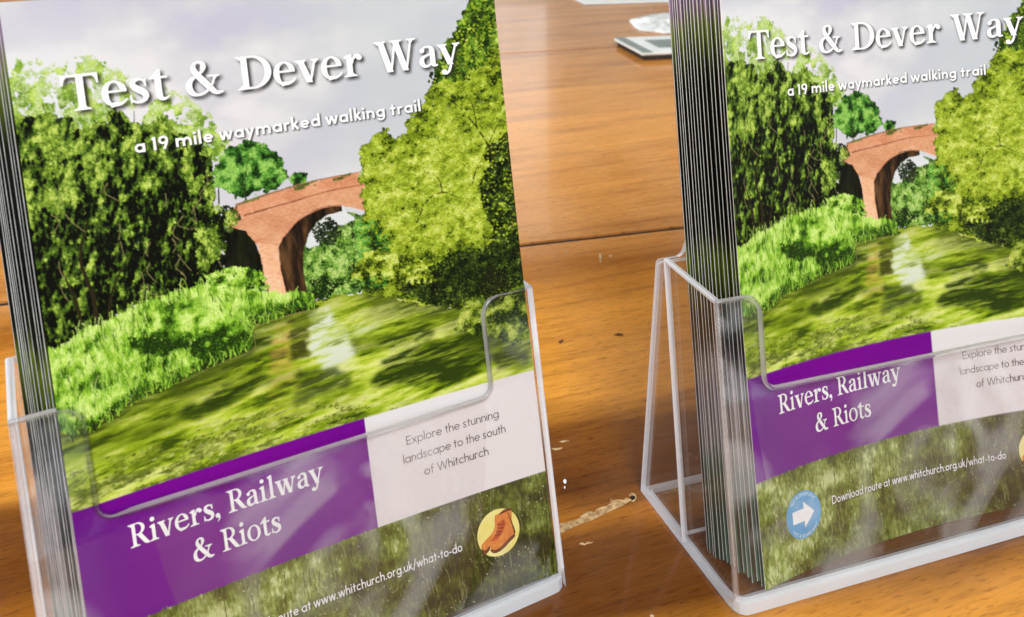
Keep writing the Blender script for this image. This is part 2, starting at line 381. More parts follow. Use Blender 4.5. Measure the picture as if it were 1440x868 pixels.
SERIF = serif_glyphs()
SERIF_LIGHT = serif_glyphs(0.10, 0.036)
SANS_BOLD = sans_glyphs(0.118)
SANS_MED = sans_glyphs(0.088)
SANS_BOOK = sans_glyphs(0.062)
def ring_text(text, font, em, cx, cy, rad, a_mid, flip=False):
    g, gap, space = font
    adv = sum(space if c == ' ' else g[c][1] + gap for c in text) * em
    a = -adv / 2; out = []
    for ch in text:
        if ch == ' ': a += space * em; continue
        st, w_ = g[ch]
        mid = (a + w_ * em / 2) / rad
        th = math.radians(a_mid) + (mid if not flip else -mid)
        outw = np.array([math.sin(th), -math.cos(th)]); tang = np.array([math.cos(th), math.sin(th)])
        up, rt = (-outw, -tang) if flip else (outw, tang)
        c0 = np.array([cx, cy]) + outw * (rad + (0.7 * em if flip else 0))
        for s in st:
            f = lambda P: c0 + ((P[:, :1] - w_ / 2) * rt + P[:, 1:2] * up) * em
            out.append(('strip', f(s[1]), f(s[2])) if s[0] == 'strip' else ('poly', f(s[1])))
        a += (w_ + gap) * em
    return out

LETTERS = {
    'title_lettering': layout('Test & Dever Way', SERIF, 14.4, 12.1, 133.7, 30.1),
    'subtitle_lettering': layout('a 19 mile waymarked walking trail', SANS_BOLD, 5.4, 28.8, 117.6, 43.8),
    'heading_lettering': layout('Rivers, Railway', SERIF_LIGHT, 9.6, 13.4, 71.0, 151.8) + layout('& Riots', SERIF_LIGHT, 9.6, 29.5, 56.0, 162.2),
    'description_lettering': layout('Explore the stunning', SANS_BOOK, 4.05, 99.4, 133.0, 149.2) + layout('landscape to the south', SANS_BOOK, 4.05, 97.6, 134.8, 154.8) + layout('of Whitchurch', SANS_BOOK, 4.05, 104.2, 127.6, 160.5),
    'web_address_lettering': layout('Download route at www.whitchurch.org.uk/what-to-do', SANS_MED, 4.2, 34.4, 114.0, 188.9),
}
# ------------------------------------------------------------------ the printed cover picture (numpy, 8 dots per millimetre)
CW, CH, DPM = 148.0, 208.0, 8
NXP, NYP = int(CW * DPM), int(CH * DPM)
rng = np.random.default_rng(11)
ART={
'yew':[(-5.8,35.4),(1.5,30.5),(6.8,29.4),(12.0,32.7),(15.2,36.3),(19.6,35.0),(24.6,32.1),(27.2,34.9),(32.6,36.8),(38.1,35.2),(42.0,40.6),(47.0,44.4),(48.9,52.0),(48.1,61.2),(49.4,64.6),(48.6,70.7),(48.6,77.0),(49.4,83.9),(44.5,84.1),(33.3,84.0),(25.2,86.2),(15.5,87.7),(9.6,90.2),(6.2,95.1),(0.1,94.4),(-7.4,85.6)],
'wispA':[(-2.2,26.7),(0.1,17.7),(3.7,14.0),(7.6,16.6),(7.9,24.2),(5.0,30.4),(-0.3,31.6)],
'wispB':[(4.5,27.5),(8.0,20.1),(15.5,17.1),(22.8,16.7),(27.6,20.7),(27.9,28.6),(24.3,34.1),(14.9,35.6),(6.4,32.5)],
'wispC':[(30.4,38.9),(34.2,31.4),(41.5,28.3),(48.0,33.2),(51.4,38.8),(54.6,43.5),(51.1,49.2),(43.7,51.1),(35.2,46.7)],
'smalltree':[(49.5,56.7),(51.2,49.8),(55.1,46.3),(61.2,44.7),(66.4,47.1),(69.5,52.1),(71.6,58.3),(68.5,59.9),(61.4,60.4),(54.9,60.5)],
'tinytree':[(71.4,59.6),(73.9,57.8),(76.8,57.9),(77.4,60.1),(73.5,60.8)],
'bridge':[(51.2,64.9),(57.9,62.8),(70.1,61.5),(83.8,60.3),(94.5,60.1),(100.4,60.4),(98.8,73.7),(87.4,69.2),(83.5,68.5),(79.3,68.8),(73.4,70.8),(68.4,74.6),(65.9,78.3),(65.9,85.0),(67.0,93.8),(60.6,92.3),(60.6,83.8),(60.6,80.0),(59.8,76.2),(58.0,73.2),(55.4,70.4),(52.1,69.7)],
'parap':[(52.7,64.4),(57.9,62.6),(70.1,61.3),(83.9,60.1),(94.5,59.9),(93.9,64.3),(83.3,64.5),(69.5,65.7),(57.3,67.1)],
'pier':[(59.9,75.5),(66.0,77.6),(65.7,85.0),(66.8,93.9),(60.3,92.4),(60.3,83.8)],
'smallarch':[(51.1,70.8),(53.7,69.8),(56.8,71.3),(59.1,74.9),(60.3,79.1),(60.6,84.9),(60.7,89.3),(52.7,86.0),(48.7,84.4)],
'intrados':[(65.9,78.3),(68.4,74.6),(73.4,70.8),(79.3,68.8),(83.5,68.5),(87.6,69.2),(87.4,71.0),(82.9,71.3),(79.0,72.7),(75.9,76.1),(73.7,80.5),(72.9,86.5),(73.2,95.0),(67.0,94.0),(65.9,85.0)],
'opening':[(87.4,71.0),(82.9,71.3),(79.0,72.7),(75.9,76.1),(73.7,80.5),(72.9,86.5),(73.2,95.0),(81.5,97.3),(88.6,97.1),(99.5,96.7),(101.5,81.1),(91.7,72.4)],
'opensky':[(87.5,69.9),(83.0,70.8),(79.0,72.7),(75.9,76.1),(74.4,80.2),(77.7,81.3),(80.4,78.1),(84.2,75.9),(86.6,75.5),(91.6,73.7)],
'opentree':[(77.4,74.6),(79.9,72.9),(84.1,73.3),(85.6,76.2),(84.5,81.1),(81.3,80.5),(78.1,78.3)],
'openbush':[(73.9,80.6),(77.8,80.5),(84.0,77.7),(88.8,76.8),(91.8,81.5),(91.7,95.0),(81.5,96.8),(73.5,94.6)],
'willow':[(95.7,71.3),(94.9,62.2),(97.6,52.0),(103.0,47.6),(107.9,51.5),(113.1,46.8),(119.6,40.7),(123.5,33.4),(128.5,25.6),(132.8,19.1),(137.2,13.9),(140.5,5.4),(156.1,-2.8),(157.1,84.1),(154.1,108.2),(147.4,107.3),(138.4,103.8),(125.2,108.2),(121.7,110.5),(112.1,105.8),(102.6,101.6),(91.4,97.7),(90.9,90.3),(91.4,82.5)],
'willowcore':[(107.1,66.0),(118.5,54.0),(129.9,43.9),(145.1,48.3),(150.2,73.2),(149.2,92.5),(124.6,87.8),(103.7,93.0),(95.6,79.9)],
'willowtop':[(122.9,33.8),(128.5,25.6),(132.8,19.1),(137.2,13.9),(140.5,5.4),(156.1,-2.8),(149.0,25.0),(144.6,29.2),(133.5,35.0)],
'willowwisp':[(94.5,61.7),(97.1,52.0),(103.0,47.6),(107.9,51.5),(108.3,55.9),(100.4,60.4)],
'darkbush':[(91.2,76.8),(96.2,75.1),(101.5,81.1),(101.9,88.0),(99.5,96.7),(92.1,97.4),(90.4,90.2)],
'darkR':[(103.3,96.4),(113.3,96.2),(124.0,92.5),(139.7,93.1),(149.2,92.5),(148.7,107.6),(138.3,104.5),(125.2,108.2),(121.7,110.5),(112.1,105.8)],
'darkR2':[(141.4,57.3),(153.7,54.3),(151.7,83.2),(151.7,94.2),(139.7,93.1),(136.5,75.7)],
'bank':[(-1.5,93.0),(3.0,92.3),(9.7,89.2),(21.2,87.2),(31.3,84.6),(41.5,83.8),(51.8,84.5),(59.8,89.7),(68.2,93.2),(74.9,94.4),(74.9,97.6),(65.4,97.3),(54.8,98.0),(53.5,104.8),(42.7,106.4),(32.1,108.5),(20.1,110.3),(10.2,114.1),(5.4,115.5),(-3.9,111.5)],
'mound':[(27.4,91.8),(30.9,87.1),(37.4,87.0),(41.7,90.1),(41.3,100.5),(33.7,96.5)],
'mound2':[(37.6,97.5),(44.4,92.9),(51.3,97.1),(54.3,101.7),(52.3,105.5),(42.7,106.2),(37.8,103.8)],
'bankdark':[(20.2,95.0),(30.1,93.9),(37.6,97.5),(35.5,101.1),(23.4,99.9)],
'river':[(74.6,96.8),(81.5,96.8),(91.4,97.7),(102.6,101.6),(112.1,105.8),(121.7,110.5),(148.8,107.1),(151.8,127.5),(148.9,181.7),(-7.3,137.4),(-6.3,103.1),(5.7,112.7),(10.2,114.1),(20.1,110.3),(32.1,108.5),(42.7,106.4),(53.5,104.8),(54.8,98.0),(65.4,97.3)],
'refl':[(61.8,101.5),(65.8,101.3),(66.3,111.3),(67.5,124.9),(64.2,132.8),(55.6,130.2),(58.9,113.7)],
'skyrefl':[(72.8,99.7),(79.3,99.5),(84.6,109.3),(86.1,116.4),(76.4,118.4),(72.5,112.9)],
'pierdark':[(66.2,100.3),(72.2,100.9),(72.5,112.9),(65.7,112.3)],
'wd1':[(86.7,111.6),(101.2,112.8),(111.3,112.2),(113.8,116.3),(100.5,117.8),(90.7,117.6),(83.9,115.0)],
'wd2':[(96.5,120.2),(110.5,117.9),(133.8,119.0),(132.4,130.3),(118.7,134.1),(99.1,129.0),(89.4,127.6)],
'wd3':[(40.8,104.6),(58.1,102.7),(61.0,105.6),(48.7,108.8),(39.2,109.4)],
'wd4':[(39.2,116.8),(54.6,112.6),(59.7,116.1),(49.4,119.7),(36.4,122.2),(28.8,118.9)],
'wd5':[(66.4,115.8),(81.1,118.5),(84.9,125.2),(70.8,125.8),(63.8,127.2)],
'weededge':[(-1.9,129.7),(8.5,126.5),(27.7,126.8),(46.2,127.4),(61.3,128.6),(79.8,128.3),(87.3,135.0),(59.8,140.2),(-1.2,137.8)],
'rbush':[(121.0,116.1),(125.9,108.3),(134.1,106.5),(148.7,108.3),(149.9,124.6),(141.1,125.6),(133.6,120.9),(125.9,119.1)],
'rbushdark':[(132.7,128.0),(139.5,127.2),(147.3,130.2),(146.7,135.0),(134.7,133.3)],
'bootc':[(127.8,187.3)],
'bootT':[(129.6,179.7)],
'bootB':[(125.7,194.9)],
'bootL':[(120.1,186.8)],
'bootR':[(135.8,188.2)],
'E':[(99.4,148.7)],
'Eend':[(132.8,149.9)],
'l2':[(97.6,154.9)],
'h2':[(134.6,154.3)],
'o3':[(104.2,160.4)],
'h3':[(127.4,160.1)],
'trunkL':[(3.0,92.3),(6.5,93.3),(8.9,84.1),(11.4,76.9),(6.1,75.6),(3.1,84.6)],
}

YY, XX = np.mgrid[0:NYP, 0:NXP].astype(np.float32)
XM, YM = (XX + 0.5) / DPM, (YY + 0.5) / DPM

def vnoise(sx, sy, seed, octaves=3, gain=0.55):
    """fractal value noise, cells of sx by sy millimetres, 0..1"""
    r = np.random.default_rng(seed); tot = np.zeros((NYP, NXP), np.float32); amp, s = 1.0, 0.0
    for o in range(octaves):
        gx, gy = int(CW / sx) + 3, int(CH / sy) + 3
        G = r.random((gy, gx)).astype(np.float32)
        fx, fy = XM[0] / sx, YM[:, 0] / sy
        ix, iy = fx.astype(int), fy.astype(int)
        tx, ty = fx - ix, fy - iy
        tx, ty = tx * tx * (3 - 2 * tx), (ty * ty * (3 - 2 * ty))[:, None]
        a = G[iy][:, ix] * (1 - tx) + G[iy][:, ix + 1] * tx
        b_ = G[iy + 1][:, ix] * (1 - tx) + G[iy + 1][:, ix + 1] * tx
        tot += amp * (a * (1 - ty) + b_ * ty); s += amp
        amp *= gain; sx, sy = sx / 2, sy / 2
        if min(sx, sy) < 0.12: break
    return tot / s

def stretch(a, lo, hi): return np.clip((a - lo) / (hi - lo), 0, 1)
def blur(a, r):
    r = max(1, int(r))
    for ax in (0, 1):
        for _ in range(2):
            p = np.concatenate([np.repeat(a.take([0], ax), r + 1, ax), a, np.repeat(a.take([-1], ax), r, ax)], ax)
            c = np.cumsum(p, ax, dtype=np.float64)
            n = a.shape[ax]
            a = ((c.take(range(2 * r + 1, 2 * r + 1 + n), ax) - c.take(range(0, n), ax)) / (2 * r + 1)).astype(np.float32)
    return a
def ramp(t, stops):
    x = [s[0] for s in stops]; c = np.array([s[1] for s in stops], float)
    return np.stack([np.interp(t, x, c[:, k]) for k in range(3)], -1).astype(np.float32)

W1 = vnoise(5, 5, 1, 4) - 0.5; W2 = vnoise(5, 5, 2, 4) - 0.5
W3 = vnoise(1.2, 1.2, 3, 3) - 0.5; W4 = vnoise(1.2, 1.2, 4, 3) - 0.5
def inside(pts, rough=0.0, fine=0.0):
    """mask of a polygon with a ragged edge (rough: big lobes, fine: leaf-sized, mm)"""
    P = np.array(pts, np.float32); pad = rough + fine + 1
    x0, x1 = int(max(0, (P[:, 0].min() - pad) * DPM)), int(min(NXP, (P[:, 0].max() + pad) * DPM) + 1)
    y0, y1 = int(max(0, (P[:, 1].min() - pad) * DPM)), int(min(NYP, (P[:, 1].max() + pad) * DPM) + 1)
    out = np.zeros((NYP, NXP), bool)
    if x1 <= x0 or y1 <= y0: return out
    s = (slice(y0, y1), slice(x0, x1))
    x = XM[s] + W1[s] * rough * 2 + W3[s] * fine * 2
    y = YM[s] + W2[s] * rough * 2 + W4[s] * fine * 2
    m_ = np.zeros(x.shape, bool)
    for (ax, ay), (bx, by) in zip(P, np.roll(P, -1, 0)):
        if ay == by: continue
        m_ ^= ((ay > y) != (by > y)) & (x < (bx - ax) * (y - ay) / (by - ay) + ax)
    out[s] = m_
    return out

def clumps(sx, sy, seed, octaves=3, d=0.9):
    """light on top of each leaf clump, dark beneath it (about -0.5..0.5)"""
    a = vnoise(sx, sy, seed, octaves, 0.6); k = max(1, int(d * DPM))
    e_ = np.roll(a, (-k, -k // 2), (0, 1)) - np.roll(a, (k, k // 2), (0, 1))
    return np.clip(e_ / (2.2 * e_.std() + 1e-6), -1, 1) * 0.5

IMG = np.zeros((NYP, NXP, 3), np.float32)
def fill(mask, col):
    IMG[mask] = col[mask] if getattr(col, 'ndim', 1) == 3 else np.array(col, np.float32)
def mix(alpha, col):
    a = alpha[..., None]
    IMG[:] = IMG * (1 - a) + (col if getattr(col, 'ndim', 1) == 3 else np.array(col, np.float32)) * a

def leaves(mask, n, light, stops, rad=(1.5, 3.5), aspect=1.8, ang=(0, 180), jitter=0.18):
    """n small leaf-shaped dabs over a mask, dark ones first"""
    idx = np.flatnonzero(mask)
    if not len(idx): return
    p = rng.choice(idx, n)
    t = np.clip(light.ravel()[p] + rng.normal(0, jitter, n), 0, 1)
    o = np.argsort(t + rng.normal(0, 0.25, n)); p, t = p[o], t[o]
    c = ramp(t, stops) * (1 + rng.normal(0, 0.05, (n, 1)))
    px, py = p % NXP, p // NXP
    r = rng.uniform(*rad, n); a = np.radians(rng.uniform(*ang, n)); ca, sa = np.cos(a), np.sin(a)
    R_ = int(math.ceil(rad[1] * aspect))
    flat = IMG.reshape(-1, 3)
    for dy in range(-R_, R_ + 1):
        for dx in range(-R_, R_ + 1):
            u, v = (dx * ca + dy * sa) / (r * aspect), (-dx * sa + dy * ca) / r
            k = (u * u + v * v < 1) & (px + dx >= 0) & (px + dx < NXP) & (py + dy >= 0) & (py + dy < NYP)
            flat[(py[k] + dy) * NXP + px[k] + dx] = c[k]

def twig(pts, w, col):
    P = smooth_path(pts, 60)
    for (x, y), k in zip(P, np.linspace(1, 0.35, len(P))):
        r = max(w * k * DPM / 2, 0.75)
        x0, y0 = int(x * DPM), int(y * DPM); q = int(r) + 2
        s = (slice(max(0, y0 - q), y0 + q + 1), slice(max(0, x0 - q), x0 + q + 1))
        d = np.hypot(XX[s] - x * DPM, YY[s] - y * DPM)
        IMG[s][d < r] = col

# sky ----------------------------------------------------------------
cl = vnoise(34, 20, 20, 5, 0.5)
IMG[:] = ramp(stretch(cl, 0.36, 0.64), [(0, (202, 199, 218)), (0.5, (214, 212, 221)), (1, (234, 231, 234))])
right = stretch(XM, 55, 105)
mix(right * 0.75, ramp(stretch(cl, 0.3, 0.7), [(0, (203, 210, 214)), (1, (216, 219, 222))]))
mix(stretch(YM, 45, 66) * 0.5, (220, 221, 224))
mix(np.exp(-((XM - 8) / 22) ** 2 - ((YM - 28) / 22) ** 2).astype(np.float32) * 0.7, (232, 236, 240))

# far wispy trees ------------------------------------------------------
lt = vnoise(3, 3, 30, 4)
WISP = [(0, (108, 140, 48)), (0.45, (150, 188, 66)), (0.8, (186, 214, 96)), (1, (206, 226, 132))]
for k, (key, n, dens) in enumerate([('wispA', 1500, 0.5), ('wispB', 5200, 0.46), ('wispC', 6500, 0.42)]):
    mk = inside(ART[key], 3.0, 1.6)
    soft = blur(mk.astype(np.float32), 12)
    leaves(mk & (vnoise(2.6, 2.6, 33 + k, 3) > dens), n, stretch(lt, 0.3, 0.72), WISP, (1.2, 2.6), 1.6)
    leaves((soft > 0.12) & (vnoise(1.6, 1.6, 43 + k, 3) > 0.56), n // 3, stretch(lt, 0.25, 0.6), [(0, (170, 196, 120)), (1, (206, 222, 160))], (0.9, 1.7), 1.5)
for pts, w in [([(25, 46), (23, 39), (19, 33)], 0.8), ([(25, 44), (26, 38), (24.5, 30)], 0.7), ([(26, 41), (29, 37), (30, 32)], 0.55), ([(14, 44), (12, 37), (9, 32)], 0.6),
               ([(32, 42), (35, 38), (38, 33)], 0.5), ([(10, 42), (8, 34), (7, 27)], 0.4), ([(50, 62), (51, 54), (53, 48)], 0.45), ([(47, 60), (47.5, 52), (46, 46)], 0.4)]:
    twig(pts, w, (52, 50, 34))
mk = inside(ART['wispC'], 2, 1.5)
leaves(mk & (YM > 40), 900, stretch(lt, .3, .7), WISP, (1.2, 2.4), 1.5)

GREEN = [(0, (14, 30, 10)), (0.35, (44, 92, 26)), (0.7, (92, 158, 52)), (1, (158, 205, 98))]
for key, n in (('smalltree', 5200), ('tinytree', 500)):
    mk = inside(ART[key], 1.6, 1.4)
    leaves(mk, n // 2, np.full_like(lt, 0.2), GREEN, (1.5, 3), 1.5)
    leaves(mk, n, stretch(vnoise(2.4, 2.4, 51, 3) + 0.10 * (62 - YM) / 15 - 0.05 * (XM - 60) / 8, 0.33, 0.72), GREEN, (1.3, 2.6), 1.5)
twig([(58, 63), (58.5, 57), (60, 51)], 0.5, (40, 42, 24))

# what shows through the big arch, bank and river first ------------------
mk = inside(ART['opening'], 0, 0)
fill(mk, (96, 132, 58))
fill(inside(ART['opensky'], 0.8, 0.8), (224, 228, 230))
BUSH = [(0, (20, 38, 10)), (0.4, (78, 122, 38)), (0.75, (130, 176, 66)), (1, (186, 214, 122))]
leaves(inside(ART['opening'], 0, 0.3) & ~inside(ART['opensky'], 0.8, 0.8), 1600, stretch(vnoise(1.6, 1.6, 62, 3), 0.28, 0.7), BUSH, (1.2, 2.4), 1.6)
leaves(inside(ART['openbush'], 1.0, 1.0), 2600, stretch(vnoise(2.2, 2.2, 60, 3), 0.28, 0.7), BUSH, (1.2, 2.4), 1.6)
leaves(inside(ART['opentree'], 1.2, 1.4), 700, stretch(vnoise(1.5, 1.5, 61, 3), 0.3, 0.9), [(0, (14, 22, 10)), (1, (74, 92, 50))], (1.1, 2.2), 1.4)

# bridge -----------------------------------------------------------------
brick = 0.5 * vnoise(0.9, 0.4, 70, 3) + 0.5 * vnoise(6, 4, 69, 3)
course = 0.5 + 0.5 * np.sin((YM + 0.10 * XM) * 2 * math.pi / 0.62)
BR = ramp(np.clip(brick * 1.1 - 0.05 + 0.10 * course, 0, 1), [(0, (188, 120, 84)), (0.45, (218, 154, 114)), (0.75, (232, 176, 138)), (1, (242, 202, 172))])
fill(inside(ART['bridge'], 0, 0.15), BR)
mk = inside(ART['pier'], 0, 0.1)
fill(mk, np.clip(BR * 1.05 + np.array([10, 20, 22]), 0, 244))
fill(inside(ART['parap'], 0, 0.1), np.clip(BR * np.array([1.0, 0.96, 0.95]), 0, 255))
twig([(57, 66.6), (70, 65.4), (84, 64.0), (97, 63.9)], 0.45, (128, 70, 46))
twig([(57, 67.3), (70, 66.1), (84, 64.7), (97, 64.6)], 0.3, (228, 160, 128))
twig([(55, 63.2), (66, 61.5), (80, 60.1), (98, 59.7)], 0.7, (150, 112, 74))
dk = vnoise(2.2, 9, 71, 4)
fill(inside(ART['intrados'], 0, 0.1), ramp(stretch(dk, 0.3, 0.75), [(0, (22, 16, 10)), (0.5, (52, 36, 22)), (1, (104, 72, 44))]))
fill(inside(ART['smallarch'], 0, 0.2), ramp(stretch(dk, 0.3, 0.7), [(0, (6, 7, 3)), (1, (34, 38, 16))]))
twig([(68.2, 75), (72.8, 71.3), (79, 69.2), (84, 68.8), (87.4, 69.4)], 0.42, (212, 138, 104))
leaves(inside(ART['parap'], 0, 0.6) & (YM < 61.6 + (80 - XM) * 0.06) & (vnoise(3, 1, 72, 2) > 0.55), 240, lt, [(0, (62, 72, 28)), (1, (150, 150, 70))], (1, 2), 2)

# yews on the left bank ---------------------------------------------------
mk = inside(ART['yew'], 2.2, 2.0)
big = vnoise(9, 15, 80, 3); drop = vnoise(2.2, 6.0, 81, 3); small = vnoise(1.3, 2.4, 82, 3)
L = 0.35 * big + 0.42 * drop + 0.55 * small - 0.16
L = L + 0.075 * np.clip((60 - YM) / 20, -1.5, 0.6) + 0.20 * clumps(2.2, 3.2, 86) + 0.26 * clumps(1.0, 1.6, 87, 2, 0.4)
L = stretch(L, 0.19, 0.88)
YEW = [(0, (8, 11, 4)), (0.25, (24, 34, 9)), (0.5, (60, 86, 24)), (0.75, (114, 148, 44)), (0.92, (164, 192, 72)), (1, (198, 218, 104))]
leaves(mk, 9000, np.clip(L * 0.35, 0, 1), YEW, (3, 5), 1.4, (60, 120), 0.04)
leaves(mk, 46000, L ** 1.1, YEW, (1.0, 2.1), 1.9, (50, 130), 0.13)
hi = mk & (L > 0.6)
leaves(hi, 3200, np.clip(L + 0.1, 0, 1), YEW, (1.2, 2.4), 1.5, (40, 140), 0.1)
leaves(mk & (L < 0.4), 2600, np.zeros_like(L), YEW, (1.6, 3.2), 2.2, (70, 110), 0.03)
edge = (blur(mk.astype(np.float32), 9) > 0.25) & ~mk & (YM < 60)
leaves(edge & (vnoise(1.6, 1.6, 84, 2) > 0.5), 2400, np.full_like(L, 0.72), YEW, (1.1, 2.2), 1.6, (40, 140))
for pts, w in [([(12, 92), (13, 82), (11, 70), (14, 60)], 1.5), ([(9, 92), (8.5, 82), (6, 72)], 1.3), ([(15, 91), (18, 80), (23, 72)], 0.9)]:
    twig(pts, w, (44, 38, 20))
for _ in range(26):
    x, y = rng.uniform(4, 48), rng.uniform(50, 84)
    twig([(x, y), (x + rng.normal(0, 1), y + 2.2), (x + rng.normal(0, 2.2), y + rng.uniform(3, 6))], 0.28, (138, 132, 84))
leaves(inside([(42, 66), (49, 62), (55, 64), (56, 68), (51, 71), (48, 78), (42, 82)], 1.6, 1.2), 1200, stretch(vnoise(2, 3, 85, 3), 0.3, 0.75), YEW, (1.2, 2.5), 1.7, (50, 130), 0.15)

fill(inside([(97, 84), (149, 70), (149, 126), (132, 118), (110, 102), (100, 97)], 0.5, 0.5) & (YM > 84), (44, 58, 16))
# willow on the right -----------------------------------------------------
WIL = [(0, (30, 44, 8)), (0.22, (88, 108, 18)), (0.5, (142, 164, 34)), (0.75, (184, 202, 64)), (1, (218, 228, 124))]
mk = inside(ART['willow'], 2.4, 2.0)
wisp = inside(ART['willowwisp'], 2, 2) & (vnoise(1.6, 1.6, 90, 3) > 0.48)
leaves(wisp, 1800, stretch(lt, 0.2, 0.8), [(0, (104, 148, 60)), (1, (178, 206, 120))], (1.1, 2.2), 1.5)
f1 = vnoise(7, 7, 91, 4, 0.6); f2 = vnoise(2.2, 1.8, 92, 3)
Lw = 0.6 * f1 + 0.6 * f2 - 0.10
core = blur(inside(ART['willowcore'], 3, 1).astype(np.float32), 40)
Lw = Lw + 0.16 * core - 0.02
dkr = blur(inside(ART['darkR'], 3, 1).astype(np.float32), 24); dk2 = blur(inside(ART['darkR2'], 3, 1).astype(np.float32), 30)
Lw = Lw + 0.22 * clumps(4.5, 3.6, 96) + 0.16 * clumps(1.6, 1.4, 97, 2, 0.4)
Lw = stretch(Lw - 0.30 * dkr - 0.20 * dk2, 0.10, 0.92)
leaves(mk, 14000, Lw * 0.5, WIL, (3, 5), 1.4, (0, 180), 0.06)
leaves(mk, 42000, Lw, WIL, (1.2, 2.4), 1.9, (-70, 50), 0.13)
top = inside(ART['willowtop'], 2, 2)
leaves(top, 5600, stretch(vnoise(4, 4, 93, 4, 0.65) + 0.28 * clumps(2.6, 2.6, 98), 0.28, 0.82), [(0, (18, 34, 8)), (0.4, (70, 108, 24)), (0.75, (132, 170, 48)), (1, (192, 214, 96))], (1.7, 3.4), 1.6)
leaves(inside(ART['darkbush'], 1.6, 1.6), 4200, stretch(f2 + 0.1 * f1, 0.32, 0.85), GREEN, (1.2, 2.6), 1.5)
leaves((dkr + dk2 * 0.8 > 0.4 + 0.5 * (f2 - 0.5)) & mk, 9000, stretch(0.6 * f2 + 0.5 * f1 + 0.35 * clumps(2.2, 2, 99), 0.34, 0.95), [(0, (8, 12, 3)), (0.4, (30, 44, 10)), (0.75, (88, 112, 34)), (1, (166, 186, 84))], (1.5, 3.2), 1.6)
for pts, w in [([(142, 62), (137, 52), (131, 44), (126, 40)], 0.7), ([(137, 52), (136, 44), (133, 38)], 0.5), ([(112, 79), (116, 73), (122, 71), (128, 74)], 0.6), ([(122, 71), (121, 66), (116, 63)], 0.45),
               ([(139, 60), (143, 54), (146, 50)], 0.5), ([(133, 70), (136, 64), (141, 61)], 0.45)]:
    twig(pts, w, (58, 50, 20))
leaves(mk, 2600, Lw, WIL, (1.4, 2.6), 1.9, (-60, 60), 0.12)
leaves(mk & (Lw < 0.35), 900, np.zeros_like(Lw), WIL, (1.4, 2.6), 2.0, (-60, 60), 0.06)

# river --------------------------------------------------------------------
riv = inside(ART['river'], 0.9, 0.7)
YM_keep = YM
YM = (YM + 0.07 * XM + 1.2 * (vnoise(14, 6, 99, 2) - 0.5)).astype(np.float32)     # the current runs a little uphill to the right
XX_y = np.clip((YM * DPM).astype(int), 0, NYP - 1); XX_x = np.broadcast_to(np.arange(NXP), XX_y.shape)
fl = vnoise(20, 3.0, 100, 3, 0.55)[XX_y, XX_x]; f3 = vnoise(9, 1.1, 101, 4, 0.6)[XX_y, XX_x]
YM = YM_keep
Lr = stretch(0.62 * fl + 0.5 * f3 - 0.04 + 0.14 * np.roll(clumps(7, 2.0, 102, 3, 0.5), 0, 0)[XX_y, XX_x], 0.24, 0.78)
RIVER = [(0, (58, 78, 10)), (0.2, (108, 132, 18)), (0.45, (154, 180, 34)), (0.7, (190, 210, 66)), (1, (224, 232, 132))]
Lr = np.clip((Lr - 0.5) * 1.45 + 0.58, 0, 1)
fill(riv, ramp(Lr, RIVER))
lower = riv & (YM > 108)
leaves(riv & (YM <= 112), 700, Lr, RIVER, (1.0, 2.0), 5.0, (-6, 0), 0.03)
rip = vnoise(7, 0.8, 107, 3, 0.6)[XX_y, XX_x]
mix(np.clip(1 - np.abs(rip - 0.5) / 0.018, 0, 1) * riv * 0.28 * stretch(fl, .35, .6), (206, 212, 128))
mix(np.clip(1 - np.abs(rip - 0.42) / 0.02, 0, 1) * riv * 0.35, (70, 84, 18))
trees_m = inside(ART['willow'], 2, 1) | inside(ART['bank'], 1, .8) | inside(ART['rbush'], 1, .8)
for sh_, a_ in ((3.5, 0.6), (8, 0.35)):
    under_ = blur(np.roll(trees_m, int(sh_ * DPM), 0).astype(np.float32), int(sh_ * 2)) * riv * ~trees_m
    mix(np.clip(under_ * a_ * (0.55 + 0.9 * stretch(rip, .35, .65)), 0, 0.8), (58, 72, 14))
far_ = np.clip((110 - YM) / 14, 0, 1).astype(np.float32)
mix(far_ * riv * 0.30, (96, 110, 24))
WX = np.clip(np.arange(NXP)[None, :] + ((rip - 0.5) * 34 + (f3 - .5) * 22).astype(int), 0, NXP - 1); WY = np.arange(NYP)[:, None]
def patch(key, col, a, rough=1.6, soft=5):
    mix(blur(inside(ART[key], rough, 0.8).astype(np.float32)[WY, WX], soft) * a * riv * (0.35 + 0.65 * stretch(f3 + 0.6 * (rip - .5), 0.36, 0.58)), col)
for key, a in (('wd1', .95), ('wd2', 1.0), ('wd3', 1.0), ('wd4', 1.0), ('wd5', .9)):
    patch(key, (46, 62, 10), a)
for (x0, y0, w_, h_, a) in [(36, 113, 9, 2.4, .55), (50, 109, 8, 1.6, .5), (25, 121, 10, 2.2, .5), (62, 117, 7, 2.5, .35), (102, 97, 9, 1.2, .6), (118, 100, 16, 1.5, .5), (86, 96, 6, 1.0, .5), (134, 120, 10, 3, .4), (64, 128, 16, 3, .35)]:
    d = ((XM - x0) / w_) ** 2 + ((YM - y0 + 0.06 * (XM - x0)) / h_) ** 2
    mix(np.exp(-d).astype(np.float32) * a * riv * stretch(f3, 0.3, 0.62), (58, 72, 12))
REFL_A = np.clip(1.15 - (YM - 97) / 26, 0.15, 1).astype(np.float32)
mix(blur(inside(ART['refl'], 0.4, 0.4).astype(np.float32)[WY, WX], 5) * riv * REFL_A * 0.78 * (0.25 + 0.75 * stretch(rip + 0.5 * (f3 - .5), 0.36, 0.56)), (206, 158, 92))
patch('pierdark', (58, 60, 18), 0.9, 0.6, 3)
patch('skyrefl', (222, 230, 214), 0.95, 0.6, 4)
